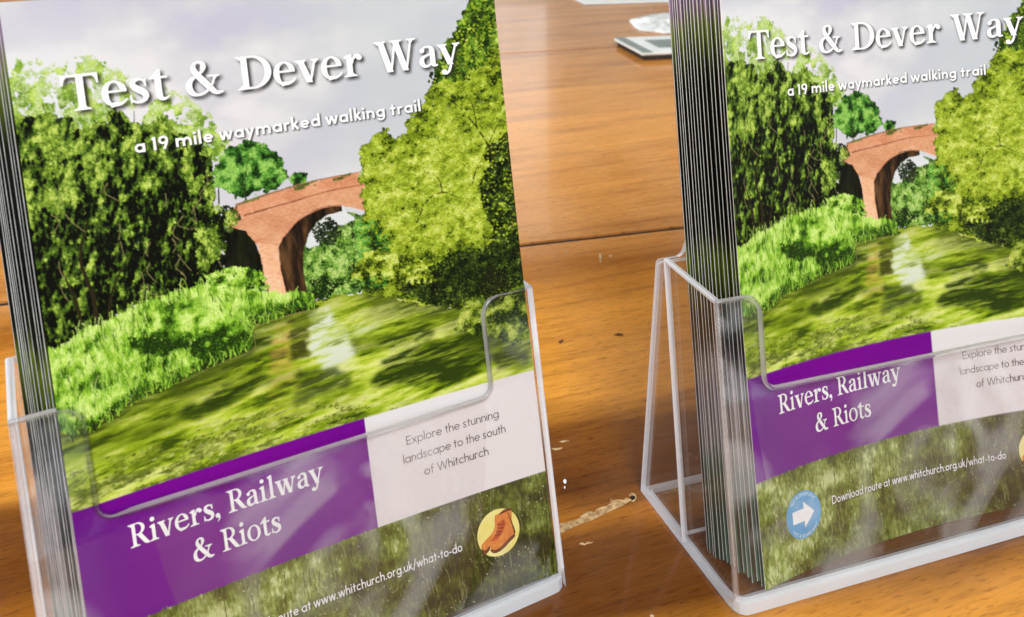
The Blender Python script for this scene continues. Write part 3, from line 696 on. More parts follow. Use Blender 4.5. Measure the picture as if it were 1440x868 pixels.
for (x0, y0, w_, h_, a) in [(89, 109, 7, 2.2, .6), (80, 119, 6, 5, .25), (68, 125, 5, 4, .2)]:
    d = ((XM - x0) / w_) ** 2 + ((YM - y0) / h_) ** 2
    mix(np.exp(-d).astype(np.float32) * a * riv * stretch(f3, 0.35, 0.6), (196, 206, 184))
# weedy strip at the river's near edge
wed = np.clip(stretch(YM, 121, 133) * stretch(86 - XM, -6, 26) + stretch(YM, 131, 137) * stretch(120 - XM, 0, 40) * 0.6, 0, 1).astype(np.float32)
WEED = [(0, (40, 52, 10)), (0.4, (92, 108, 26)), (0.75, (142, 158, 54)), (1, (188, 198, 110))]
nw = stretch(vnoise(3.2, 1.1, 105, 4, 0.65), 0.34, 0.7)
wed = wed * stretch(f3 + 0.5 * (vnoise(6, 3, 118, 3) - 0.5), 0.40, 0.56)
mix(wed * riv * 0.6, ramp(nw, WEED))
leaves(riv & (wed > 0.3), 2600, np.clip(0.15 + 0.8 * nw + 0.3 * clumps(2.6, 1.2, 106, 2, 0.4), 0, 1), [(0, (88, 104, 24)), (0.4, (110, 126, 32)), (0.75, (144, 160, 54)), (1, (190, 200, 112))], (1.0, 2.2), 2.8, (-35, 0), 0.14)

# foliage hanging over the far bank and the water's edge
over = inside(ART['darkR'], 3.0, 2.2) & (YM > 84)
leaves(over, 5200, np.clip(0.5 * f2 + 0.3 + 0.4 * clumps(2.2, 2, 117) - 0.25 * blur(over.astype(np.float32), 10), 0, 1), [(0, (10, 14, 4)), (0.4, (34, 48, 12)), (0.75, (96, 118, 36)), (1, (160, 180, 78))], (1.2, 2.6), 1.7)
leaves(inside([(88, 88), (96, 86), (104, 88), (112, 92), (116, 99), (106, 97), (96, 93), (88, 93)], 1.4, 1.4), 1500, stretch(f2, .3, .75), WIL, (1.2, 2.4), 1.7)
# left bank ------------------------------------------------------------------
BANK = [(0, (26, 48, 8)), (0.25, (80, 128, 26)), (0.5, (132, 184, 48)), (0.76, (176, 218, 80)), (1, (212, 240, 138))]
mk = inside(ART['bank'], 1.2, 1.0)
Lb = stretch(0.5 * vnoise(7, 4, 110, 3) + 0.6 * vnoise(1.8, 2.6, 111, 3) - 0.02, 0.28, 0.74)
bd = blur(inside(ART['bankdark'], 1.2, 0.8).astype(np.float32), 9); m2 = blur(inside(ART['mound2'], 1, .8).astype(np.float32), 9)
under = np.clip(blur(mk.astype(np.float32), 3) - blur(np.roll(mk, -16, 0).astype(np.float32), 9), 0, 1)
Lb = np.clip(Lb + 0.10 + 0.34 * clumps(4.2, 2.8, 114) + 0.2 * clumps(1.6, 1.4, 115, 2, 0.4) - 0.30 * stretch(vnoise(8, 4.5, 119, 2), 0.52, 0.68) - 0.55 * bd - 0.34 * m2 - 0.75 * under, 0, 1)
fill(mk, ramp(Lb * 0.55, BANK))
leaves(mk, 15000, Lb, BANK, (0.9, 1.7), 4.2, (60, 120), 0.12)
leaves(mk, 5000, np.clip(Lb + 0.14, 0, 1), BANK, (0.7, 1.2), 6.5, (64, 116), 0.14)
bk_ = np.flatnonzero(inside(ART['bank'], 0.6, 0.5))
for p_ in rng.choice(bk_, 520):
    x, y = (p_ % NXP) / DPM, (p_ // NXP) / DPM
    h_, b_ = rng.uniform(1.6, 4.2), rng.normal(0, 0.7)
    if x > 2 and y > 80: twig([(x, y), (max(x + b_ * .3, .5), y - h_ * .6), (max(x + b_, .5), y - h_)], 0.26, tuple(float(q) for q in np.array([(176, 218, 84), (206, 236, 130), (140, 190, 56), (58, 96, 20), (190, 228, 108)][rng.integers(5)]) * rng.uniform(.85, 1.05)))
mk = inside(ART['mound'], 1.4, 1.2)
leaves(mk, 4200, np.clip(Lb + 0.12 + 0.03 * (88 - YM), 0, 1), BANK, (1.0, 2.0), 1.8, (30, 150), 0.13)
leaves(inside(ART['mound2'], 1.4, 1.2), 3200, np.clip(Lb + 0.02 - 0.05 * (YM - 98), 0, 1), BANK, (1.1, 2.2), 1.6, (30, 150), 0.12)
leaves(inside(ART['bankdark'], 1.4, 1.2), 900, Lb * 0.5, BANK, (1.1, 2.2), 2, (40, 140), 0.08)
leaves(inside([(44, 82), (52, 81), (60, 84), (62, 90), (54, 88), (44, 87)], 1.2, 1.0), 1100, stretch(vnoise(2, 2, 112, 3), 0.3, 0.7), BANK, (1.0, 2.0), 1.8, (30, 150), 0.12)
leaves(inside([(74.5, 90.5), (80, 89.5), (83, 93), (80, 97), (75, 97)], 0.6, 0.7), 420, Lb * 0.4, [(0, (12, 24, 6)), (1, (70, 110, 40))], (1.0, 2.0), 1.6)
twig([(76, 98.4), (65.4, 98.4), (55, 99.4), (54, 105.4), (43, 107.2), (32.5, 109.4), (20.5, 111.4), (10.6, 115.2), (1, 117)], 0.8, (30, 42, 10))
for _ in range(260):
    P_ = [(76, 98.2), (65.4, 98.2), (55, 99.2), (53.8, 105), (43, 107), (32.5, 109.2), (20.5, 111.2), (10.6, 115), (2, 116.6)]; k_ = rng.integers(len(P_) - 1); t_ = rng.random()
    x, y = P_[k_][0] * (1 - t_) + P_[k_ + 1][0] * t_, P_[k_][1] * (1 - t_) + P_[k_ + 1][1] * t_
    y += rng.uniform(-.4, 1.3); twig([(x, y), (max(x + rng.normal(0, .4), .5), y - 1.4), (max(x + rng.normal(0, .9), .5), y - rng.uniform(1.8, 3.6))], 0.42, [(24, 38, 8), (92, 138, 34), (150, 196, 62), (58, 92, 20)][rng.integers(4)])
twig([(76, 99.2), (65.4, 99.2), (55.6, 100.4), (54.6, 106.4), (43, 108.2), (32.5, 110.4)], 0.35, (132, 128, 66))
# bush at the right edge over the water
mk = inside(ART['rbush'], 1.5, 1.4)
leaves(mk, 7000, stretch(vnoise(3, 2.4, 113, 3) - 0.004 * (YM - 100), 0.3, 0.7), [(0, (22, 34, 8)), (0.35, (84, 108, 24)), (0.7, (146, 166, 46)), (1, (196, 206, 104))], (1.0, 2.2), 1.6)
patch('rbushdark', (44, 50, 12), 0.85, 1.0, 6)
leaves(inside([(131, 103), (138, 98), (143, 104), (141, 111), (133, 110)], 1.2, 1.2), 700, np.full_like(Lb, 0.2), [(0, (10, 14, 4)), (1, (90, 96, 40))], (1.0, 2.2), 1.4)

# printed panels ---------------------------------------------------------------
BAND0, BAND1, SPLIT = 136.6, 172.0, 86.4
fill(YM > BAND0, (0, 0, 0))
pv = vnoise(40, 30, 120, 2)
pan = (YM > BAND0) & (YM <= BAND1)
fill(pan & (XM <= SPLIT), ramp(stretch(pv, 0.2, 0.8), [(0, (108, 2, 140)), (1, (124, 6, 146))]))
fill(pan & (XM > SPLIT), (234, 228, 230))
# strip of water weed at the foot
gm = YM > BAND1
v1 = 0.6 * vnoise(0.5, 2.2, 130, 4, 0.7) + 0.4 * vnoise(1.6, 3.0, 134, 3, 0.6); v2 = vnoise(9, 9, 131, 3)
v2 = vnoise(13, 9, 131, 4, 0.6)
Lg = stretch(0.42 * v1 + 0.62 * v2 - 0.0, 0.32, 0.74)
Lg = np.clip(Lg + 0.16 - 0.34 * stretch(XM, 50, 135) - 0.10 * stretch(YM, 186, 206), 0, 1)
STRIP = [(0, (34, 40, 6)), (0.3, (74, 80, 20)), (0.6, (110, 124, 46)), (0.85, (156, 172, 92)), (1, (204, 214, 152))]
fill(gm, ramp(Lg, STRIP))
leaves(gm, 5200, Lg, STRIP, (0.9, 1.9), 3.6, (62, 112), 0.14)
for _ in range(420):
    x, y = rng.uniform(0, CW), rng.uniform(175, 214); h_, b_ = rng.uniform(3, 9), rng.normal(0, 1.1)
    if y - h_ > BAND1 + .2: twig([(min(max(x, 0), 147.5), min(y, 207.5)), (min(max(x + b_ * .3, 0), 147.5), min(y - h_ * .5, 207.5)), (min(max(x + b_, 0), 147.5), min(y - h_, 207.5))], 0.24, tuple(np.array([(150, 152, 84), (176, 178, 112), (64, 62, 18), (52, 50, 12), (122, 124, 58)][rng.integers(5)]) * (1.0 - 0.25 * x / CW)))
leaves(gm & (vnoise(8, 8, 132, 3) > 0.44), 900, np.full_like(Lg, 0.5), [(0, (180, 184, 120)), (1, (222, 222, 180))], (0.5, 1.3), 1.4, (40, 130), 0.3)
fill((YM > BAND0) & (YM <= BAND1) & (XM > SPLIT), (234, 228, 230))
IMG[:] = np.clip(IMG, 0, 255)

# soft drop shadows printed behind the lettering --------------------------------
def cover_of(strokes):
    m_ = np.zeros((NYP, NXP), np.float32)
    V, F, K = strokes_mesh(strokes)
    for f in F:
        P = V[list(f)] * DPM
        x0, y0 = np.maximum(np.floor(P.min(0)).astype(int), 0); x1, y1 = np.ceil(P.max(0)).astype(int) + 1
        x1, y1 = min(x1, NXP), min(y1, NYP)
        if x1 <= x0 or y1 <= y0: continue
        x, y = XX[y0:y1, x0:x1] + 0.5, YY[y0:y1, x0:x1] + 0.5
        k = np.zeros(x.shape, bool)
        for (ax, ay), (bx, by) in zip(P, np.roll(P, -1, 0)):
            if ay != by: k ^= ((ay > y) != (by > y)) & (x < (bx - ax) * (y - ay) / (by - ay) + ax)
        m_[y0:y1, x0:x1][k] = 1
    return m_
for key, off, r, a in (('title_lettering', 0.75, 4, 0.80), ('subtitle_lettering', 0.42, 2, 0.80), ('web_address_lettering', 0.32, 2, 0.72)):
    s = blur(cover_of(LETTERS[key]), r)
    s = np.roll(s, (int(off * DPM), int(off * DPM)), (0, 1))
    mix(np.clip(s * 1.25, 0, 1) * a, (38, 34, 34))

PRINT = (lin(IMG) * INK).astype(np.float32)      # reflectance
def sample_print(nx, ny):
    """the picture on an nx by ny grid of the sheet, box filtered"""
    kx, ky = NXP / (nx - 1), NYP / (ny - 1)
    C = np.zeros((NYP + 1, NXP + 1, 3), np.float64)
    C[1:, 1:] = PRINT.cumsum(0, dtype=np.float64).cumsum(1)
    cx, cy = np.linspace(0, NXP, nx), np.linspace(0, NYP, ny)
    xa, xb = np.clip(np.round(cx - kx / 2), 0, NXP - 1).astype(int), np.clip(np.round(cx + kx / 2), 1, NXP).astype(int)
    ya, yb = np.clip(np.round(cy - ky / 2), 0, NYP - 1).astype(int), np.clip(np.round(cy + ky / 2), 1, NYP).astype(int)
    xb, yb = np.maximum(xb, xa + 1), np.maximum(yb, ya + 1)
    S = C[yb][:, xb] - C[ya][:, xb] - C[yb][:, xa] + C[ya][:, xa]
    return (S / ((yb - ya)[:, None] * (xb - xa)[None, :])[..., None]).astype(np.float32)
def rounded(pts, radii, n=6):
    out = []
    N = len(pts)
    for i, (p, r) in enumerate(zip(pts, radii)):
        if not r: out.append(tuple(p)); continue
        a, b_ = Vector(pts[i - 1]), Vector(pts[(i + 1) % N]); p = Vector(p)
        u, v = (a - p).normalized(), (b_ - p).normalized()
        th = u.angle(v); d = r / math.tan(th / 2); d = min(d, (a - p).length * .49, (b_ - p).length * .49); r2 = d * math.tan(th / 2)
        c = p + (u + v).normalized() * (r2 / math.sin(th / 2))
        s, e_ = p + u * d - c, p + v * d - c
        a0 = math.atan2(s.y, s.x); a1 = math.atan2(e_.y, e_.x)
        da = (a1 - a0 + math.pi) % (2 * math.pi) - math.pi
        for k in range(n + 1):
            t = a0 + da * k / n
            out.append((c.x + r2 * math.cos(t), c.y + r2 * math.sin(t)))
    return out

# ------------------------------------------------------------------ table
GRAIN = math.radians(-12)
def wood(name, boards):
    m_, n, l, b = principled(name, rough=0.3, spec=0.4)
    t = n.new('ShaderNodeTexCoord')
    mp = n.new('ShaderNodeMapping'); mp.inputs['Rotation'].default_value = (0, 0, math.radians(-5))
    l.new(t.outputs['Object'], mp.inputs['Vector'])
    def noise(sx, sy, scale, detail, dist=0.0, rough=0.55):
        q = n.new('ShaderNodeMapping'); q.inputs['Scale'].default_value = (sx, sy, 1)
        l.new(mp.outputs['Vector'], q.inputs['Vector'])
        z = n.new('ShaderNodeTexNoise'); z.inputs['Scale'].default_value = scale; z.inputs['Detail'].default_value = detail
        z.inputs['Distortion'].default_value = dist; z.inputs['Roughness'].default_value = rough
        l.new(q.outputs['Vector'], z.inputs['Vector']); return z.outputs['Fac']
    def ramp_(src, stops):
        r = n.new('ShaderNodeValToRGB'); el = r.color_ramp.elements
        while len(el) < len(stops): el.new(0.5)
        for k, (p, c) in enumerate(stops): el[k].position = p; el[k].color = (*c, 1)
        l.new(src, r.inputs['Fac']); return r.outputs['Color']
    def mixc(f, a, b_, mode='MIX'):
        x = n.new('ShaderNodeMix'); x.data_type = 'RGBA'; x.blend_type = mode
        if isinstance(f, float): x.inputs[0].default_value = f
        else: l.new(f, x.inputs[0])
        l.new(a, x.inputs[6]); l.new(b_, x.inputs[7]); return x.outputs[2]
    sx = n.new('ShaderNodeSeparateXYZ'); l.new(t.outputs['Object'], sx.inputs[0])
    wob = n.new('ShaderNodeMath'); wob.operation = 'MULTIPLY_ADD'; wob.inputs[1].default_value = 0.075; l.new(noise(0.8, 3.0, 4.0, 4, 0.5), wob.inputs[0]); l.new(sx.outputs['Y'], wob.inputs[2])
    pos = n.new('ShaderNodeMapRange'); pos.inputs['From Min'].default_value = -0.3 + 0.0375; pos.inputs['From Max'].default_value = 0.5 + 0.0375; l.new(wob.outputs[0], pos.inputs[0])
    board = ramp_(pos.outputs[0], boards)
    band = noise(1.0, 9.0, 4.4, 4, 0.6)
    base = mixc(1.0, board, ramp_(band, [(0.30, (0.72, 0.66, 0.6)), (0.48, (1, 1, 1)), (0.70, (1.12, 1.15, 1.2))]), 'MULTIPLY')
    streak = ramp_(noise(1.2, 26, 9, 5, 0.3), [(0.30, (0.6, 0.52, 0.44)), (0.46, (1, 1, 1)), (0.72, (1.1, 1.09, 1.06))])
    fine = ramp_(noise(4, 48, 22, 5, 0.2), [(0.36, (0.66, 0.6, 0.55)), (0.5, (1, 1, 1)), (0.7, (1.1, 1.09, 1.06))])
    pores = ramp_(noise(9, 56, 16, 2), [(0.33, (0.42, 0.34, 0.28)), (0.41, (1, 1, 1))])
    c = mixc(0.6, base, streak, 'MULTIPLY'); c = mixc(0.45, c, fine, 'MULTIPLY'); c = mixc(0.5, c, pores, 'MULTIPLY')
    # small nicks and dust
    v = n.new('ShaderNodeTexVoronoi'); v.inputs['Scale'].default_value = 26
    l.new(mp.outputs['Vector'], v.inputs['Vector'])
    nick = n.new('ShaderNodeMath'); nick.operation = 'LESS_THAN'; nick.inputs[1].default_value = 0.018
    l.new(v.outputs['Distance'], nick.inputs[0])
    pick = n.new('ShaderNodeSeparateColor'); l.new(v.outputs['Color'], pick.inputs[0])
    pk = n.new('ShaderNodeMath'); pk.operation = 'GREATER_THAN'; pk.inputs[1].default_value = 0.72; l.new(pick.outputs[0], pk.inputs[0])
    nk = n.new('ShaderNodeMath'); nk.operation = 'MULTIPLY'; l.new(nick.outputs[0], nk.inputs[0]); l.new(pk.outputs[0], nk.inputs[1])
    rgb = n.new('ShaderNodeRGB'); rgb.outputs[0].default_value = (0.62, 0.42, 0.26, 1)
    c = mixc(nk.outputs[0], c, rgb.outputs[0])
    l.new(c, b.inputs['Base Color'])
    rr = n.new('ShaderNodeMapRange'); rr.inputs[3].default_value = 0.10; rr.inputs[4].default_value = 0.22
    l.new(noise(3, 5, 12, 5), rr.inputs[0]); l.new(rr.outputs[0], b.inputs['Roughness'])
    bp = n.new('ShaderNodeBump'); bp.inputs['Strength'].default_value = 0.10; bp.inputs['Distance'].default_value = 0.0006
    l.new(noise(4, 70, 20, 5), bp.inputs['Height']); l.new(bp.outputs['Normal'], b.inputs['Normal'])
    b.inputs['Coat Weight'].default_value = 0.3; b.inputs['Coat Roughness'].default_value = 0.05
    return m_
O_ = (0.72, 0.285, 0.030); M_ = (0.42, 0.145, 0.013); B_ = (0.15, 0.045, 0.005); T_ = (0.58, 0.245, 0.058); G_ = (0.74, 0.30, 0.038)
yp = lambda y: (y + 0.3) / 0.8
MAT['wood'] = wood('varnished_wood', [(0.0, G_), (yp(-.268), O_), (yp(-.254), B_), (yp(-.232), B_), (yp(-.218), M_), (yp(-.203), B_), (yp(-.17), (0.21, 0.066, 0.006)), (yp(-.155), G_), (yp(-.07), O_), (yp(-.02), M_), (yp(.0), T_), (yp(.2), G_), (1.0, T_)])
MAT['bare_wood'] = speckled('bare_wood', (0.30, 0.15, 0.055), (0.66, 0.44, 0.22), 420, 0.7)
MAT['dent'] = speckled('dark_dent', (0.07, 0.022, 0.006), (0.16, 0.055, 0.012), 700, 0.5)
MAT['groove'] = speckled('dark_groove', (0.02, 0.008, 0.004), (0.05, 0.02, 0.008), 60, 0.6)

def bevel_box(name, x0, x1, y0, y1, z0, z1, mat, parent=None, bev=0.002, seg=2):
    bm = bmesh.new()
    bmesh.ops.create_cube(bm, size=1)
    for v in bm.verts:
        v.co = ((x0 + x1) / 2 + v.co.x * (x1 - x0), (y0 + y1) / 2 + v.co.y * (y1 - y0), (z0 + z1) / 2 + v.co.z * (z1 - z0))
    if bev: bmesh.ops.bevel(bm, geom=bm.edges[:], offset=bev, segments=seg, affect='EDGES')
    me = bpy.data.meshes.new(name); bm.to_mesh(me); bm.free(); me.materials.append(mat)
    return link(bpy.data.objects.new(name, me), parent)

TABLE_O = Vector((0.279, 0.2176, 0))          # a point of the seam between the two table leaves
table = empty('table', TABLE_O, GRAIN)
tag(table, 'glossy orange-brown wooden table with a worn seam and a pale gouge', 'table')
SEAM_GAP = 0.0013
near = bevel_box('table_leaf', -1.3, 1.5, -0.62, -SEAM_GAP, -0.024, 0, MAT['wood'], table, 0.0012)
far = bevel_box('table_leaf', -1.3, 1.5, SEAM_GAP, 0.47, -0.024, 0, MAT['wood'], table, 0.0012)
far2 = bevel_box('table_leaf', -1.3, 1.5, 0.4714, 1.6, -0.0242, -0.0002, MAT['wood'], table, 0.0012)
bevel_box('seam_groove', -1.29, 1.49, -SEAM_GAP, SEAM_GAP, -0.004, -0.0007, MAT['groove'], table, 0)
bevel_box('apron_rail', -1.2, 1.4, -0.5, 1.5, -0.10, -0.026, MAT['groove'], table, 0.002)

def to_table(x, y):                              # world to table-top coordinates
    p = Matrix.Rotation(-GRAIN, 3, 'Z') @ (Vector((x, y, 0)) - TABLE_O)
    return p.x, p.y
def flat_patch(name, pts, z, mat):
    V = [(*to_table(x / 1000, y / 1000), z) for x, y in pts]
    n_ = len(V)
    V += [(x, y, z - 0.0004) for x, y, _ in V]
    F = [tuple(range(n_))] + [(i, i + n_, (i + 1) % n_ + n_, (i + 1) % n_) for i in range(n_)]
    o = mesh_obj(name, V, F, mat, table)
    bm = bmesh.new(); bm.from_mesh(o.data); bmesh.ops.recalc_face_normals(bm, faces=bm.faces); bmesh.ops.triangulate(bm, faces=[f for f in bm.faces if len(f.verts) > 4]); bm.to_mesh(o.data); bm.free()
    return o
flat_patch('gouge', [(162.8, 22.0), (166.1, 22.2), (167.4, 21.8), (169.8, 21.4), (172.7, 21.0), (174.7, 21.9), (177.4, 22.2), (178.4, 22.5), (180.3, 21.8), (180.1, 20.9), (182.4, 22.0), (185.0, 22.1), (187.4, 21.7), (189.1, 22.1), (191.0, 24.1), (190.9, 23.1), (193.5, 22.3), (194.9, 21.3), (197.0, 21.7), (197.7, 20.5), (198.1, 20.0), (195.7, 19.5), (192.0, 19.1), (187.5, 19.0), (182.2, 18.7), (178.2, 18.4), (173.0, 18.7), (169.3, 18.6), (163.2, 18.2), (159.9, 18.0)], 0.00012, MAT['bare_wood'])
flat_patch('gouge', [(166.3, 11.6), (167.5, 11.5), (168.2, 10.6), (169.7, 10.9), (171.4, 9.9), (170.3, 9.7), (168.6, 10.2), (167.5, 10.0), (166.9, 10.7), (166.4, 11.0)], 0.00012, MAT['bare_wood'])
flat_patch('paint_chip', [(179.9, 39.8), (180.9, 40.1), (181.1, 39.2), (180.2, 38.1), (179.4, 38.1), (179.4, 39.0)], 0.0002, MAT['edge'])
flat_patch('paint_chip', [(178.2, 37.0), (178.6, 36.9), (178.5, 36.3), (177.8, 35.8), (177.7, 36.3)], 0.0002, MAT['edge'])
flat_patch('gouge_pit', [(198.7, 21.5), (199.9, 21.4), (200.4, 20.7), (199.6, 19.9), (198.2, 19.8), (197.8, 20.5)], 0.00018, MAT['groove'])
flat_patch('gouge', [(198.6, 22.5), (200.4, 23.0), (201.1, 22.2), (201.0, 20.7), (199.9, 19.5), (198.2, 18.8), (197.2, 19.4), (198.6, 19.6), (199.6, 20.0), (200.3, 20.7), (200.0, 21.5), (198.8, 21.7)], 0.00014, MAT['bare_wood'])
flat_patch('gouge', [(186.5, 57.1), (189.3, 56.1), (191.2, 55.5), (189.7, 54.9), (187.0, 55.5)], 0.00012, MAT['bare_wood'])
flat_patch('gouge', [(191.5, 59.2), (195.1, 58.7), (196.2, 57.5), (193.2, 57.9)], 0.00012, MAT['bare_wood'])
flat_patch('dark_mark', [(265.7, 113.2), (269.2, 113.5), (271.2, 111.6), (269.0, 110.4), (266.9, 111.7)], 0.00012, MAT['dent'])
flat_patch('dark_mark', [(235.8, 120.3), (239.1, 121.2), (239.5, 120.0), (236.1, 118.5)], 0.00012, MAT['dent'])
flat_patch('paint_chip', [(297.6, 197.9), (299.8, 199.4), (299.8, 197.6), (298.0, 196.7)], 0.00012, MAT['bare_wood'])
flat_patch('paint_chip', [(314.2, 185.6), (318.8, 189.9), (315.2, 184.4), (309.9, 178.3), (310.0, 179.9)], 0.00012, MAT['bare_wood'])
flat_patch('paint_chip', [(319.5, 183.1), (322.1, 184.0), (322.0, 182.0), (319.3, 181.1)], 0.00012, MAT['bare_wood'])


# ------------------------------------------------------------------ far things on the table
pk = empty('display_card', (0.7105, 0.640, 0), math.radians(-20))
tag(pk, 'blurred pale grey card with a darker square panel lying flat beyond the seam', 'card')
bpy.data.objects['display_card'].location = (0.6634, 0.5458, 0); bpy.data.objects['display_card'].rotation_euler = (0, 0, math.radians(-15))
bevel_box('card_base_shade', 0.004, 0.100, 0.003, 0.076, 0.0003, 0.0060, MAT['underside_shade'], pk, 0.0008)  # inset lower body, coloured dark for the shadow under the card
bevel_box('card_face', 0.0, 0.105, 0.0, 0.079, 0.0062, 0.0100, MAT['white_card'], pk, 0.0014)
bevel_box('side_strip', 0.0006, 0.0135, 0.0006, 0.0784, 0.0101, 0.0104, MAT['grey_card'], pk, 0)
bevel_box('panel', 0.031, 0.085, 0.019, 0.058, 0.0101, 0.0105, MAT['grey_card'], pk, 0)

# crumpled white wrapper behind the card
wr_o = [(0.7973, 0.7247), (0.8060, 0.7330), (0.8209, 0.7387), (0.8530, 0.7460), (0.8900, 0.7480), (0.9060, 0.7100), (0.8700, 0.6600), (0.8100, 0.6420), (0.7890, 0.6440), (0.7832, 0.6563), (0.7760, 0.6650), (0.7708, 0.6730), (0.7800, 0.6950)]
wr = empty('paper_wrapper', (0.83, 0.70, 0))
tag(wr, 'crumpled white paper wrapper lying behind the pale grey card', 'wrapper')
def puffy(name, outline, h, root, mat, rings=7, seed=2):
    c = Vector(root.location); r = random.Random(seed)
    P = rounded(outline, [0.004] * len(outline), 3)
    cx, cy = sum(p[0] for p in P) / len(P), sum(p[1] for p in P) / len(P)
    V, F = [], []
    n_ = len(P)
    for k in range(rings):
        t = k / rings
        for i, (x, y) in enumerate(P):
            z = 0.0012 + h * (1 - (1 - t) ** 2) * (0.75 + 0.35 * math.sin(i * 0.9 + 1.3 * k)) + r.uniform(-.0006, .0006)
            V.append((x + (cx - x) * t - c.x, y + (cy - y) * t - c.y, max(z, 0.0005)))
    for i, (x, y) in enumerate(P): V.append((x - c.x, y - c.y, 0.0002))
    V.append((cx - c.x, cy - c.y, h)); top_i = len(V) - 1
    for k in range(rings - 1):
        for i in range(n_): F.append((k * n_ + i, k * n_ + (i + 1) % n_, (k + 1) * n_ + (i + 1) % n_, (k + 1) * n_ + i))
    for i in range(n_):
        F.append(((rings - 1) * n_ + i, (rings - 1) * n_ + (i + 1) % n_, top_i))
        F.append((rings * n_ + i, rings * n_ + (i + 1) % n_, (i + 1) % n_, i))
    F.append(tuple(rings * n_ + i for i in range(n_ - 1, -1, -1)))
    return mesh_obj(name, V, F, mat, root, smooth=True)
puffy('crumpled_sheet', wr_o, 0.0055, wr, MAT['white_card'])

# white sheet at the far side
ps = bevel_box('paper_sheet', 0, 0.21, 0, 0.297, 0.0003, 0.0016, MAT['white_card'], None, 0.0004, 1)
ps.location = (0.8179, 0.8523, 0); ps.rotation_euler = (0, 0, math.radians(-16))
tag(ps, 'white sheet of paper lying flat at the far side of the table', 'paper')


# ------------------------------------------------------------------ acrylic leaflet holders
HA = 0.288                                        # lean of the front and back panels
SA, CA = math.sin(HA), math.cos(HA)
HX0, HX1 = -0.0118, 0.1508                        # outer width
TH = 0.0022                                       # sheet thickness
def sheet(name, outline, place, thick, parent, rim_faces=True, mat='clear', plain=None):
    """a flat sheet cut to an outline; place(a, b, d) puts outline point (a, b) at depth d; its cut edge is a slot of its own"""
    n_ = len(outline)
    bm = bmesh.new()
    f0 = [bm.verts.new(place(a, b_, 0)) for a, b_ in outline]
    f1 = [bm.verts.new(place(a, b_, thick)) for a, b_ in outline]
    A = bm.faces.new(f0); B = bm.faces.new(f1[::-1])
    for i in range(n_):
        q = bm.faces.new((f0[i], f1[i], f1[(i + 1) % n_], f0[(i + 1) % n_])); q.material_index = 1 if rim_faces and not (plain and plain(outline[i], outline[(i + 1) % n_])) else 0
    bmesh.ops.triangulate(bm, faces=[A, B])
    bmesh.ops.recalc_face_normals(bm, faces=bm.faces)
    me = bpy.data.meshes.new(name); bm.to_mesh(me); bm.free()
    me.materials.append(MAT[mat]); me.materials.append(MAT['rim'])
    return link(bpy.data.objects.new(name, me), parent)

def rod_strip(name, pts, w, parent, mat=None, w2=None):
    """a rounded bead of acrylic along a path (the moulded corner of two sheets)"""
    cu = bpy.data.curves.new(name, 'CURVE'); cu.dimensions = '3D'; cu.bevel_depth = w / 2; cu.bevel_resolution = 3; cu.use_fill_caps = True
    sp = cu.splines.new('POLY'); sp.points.add(len(pts) - 1)
    for p, q in zip(sp.points, pts): p.co = (*q, 1)
    ob = bpy.data.objects.new(name, cu); COL.objects.link(ob)
    dg = bpy.context.evaluated_depsgraph_get(); me = bpy.data.meshes.new_from_object(ob.evaluated_get(dg)); me.name = name
    bpy.data.objects.remove(ob); bpy.data.curves.remove(cu)
    me.materials.clear(); me.materials.append(mat or MAT['rim'])
    me.polygons.foreach_set('use_smooth', [True] * len(me.polygons))
    return link(bpy.data.objects.new(name, me), parent)

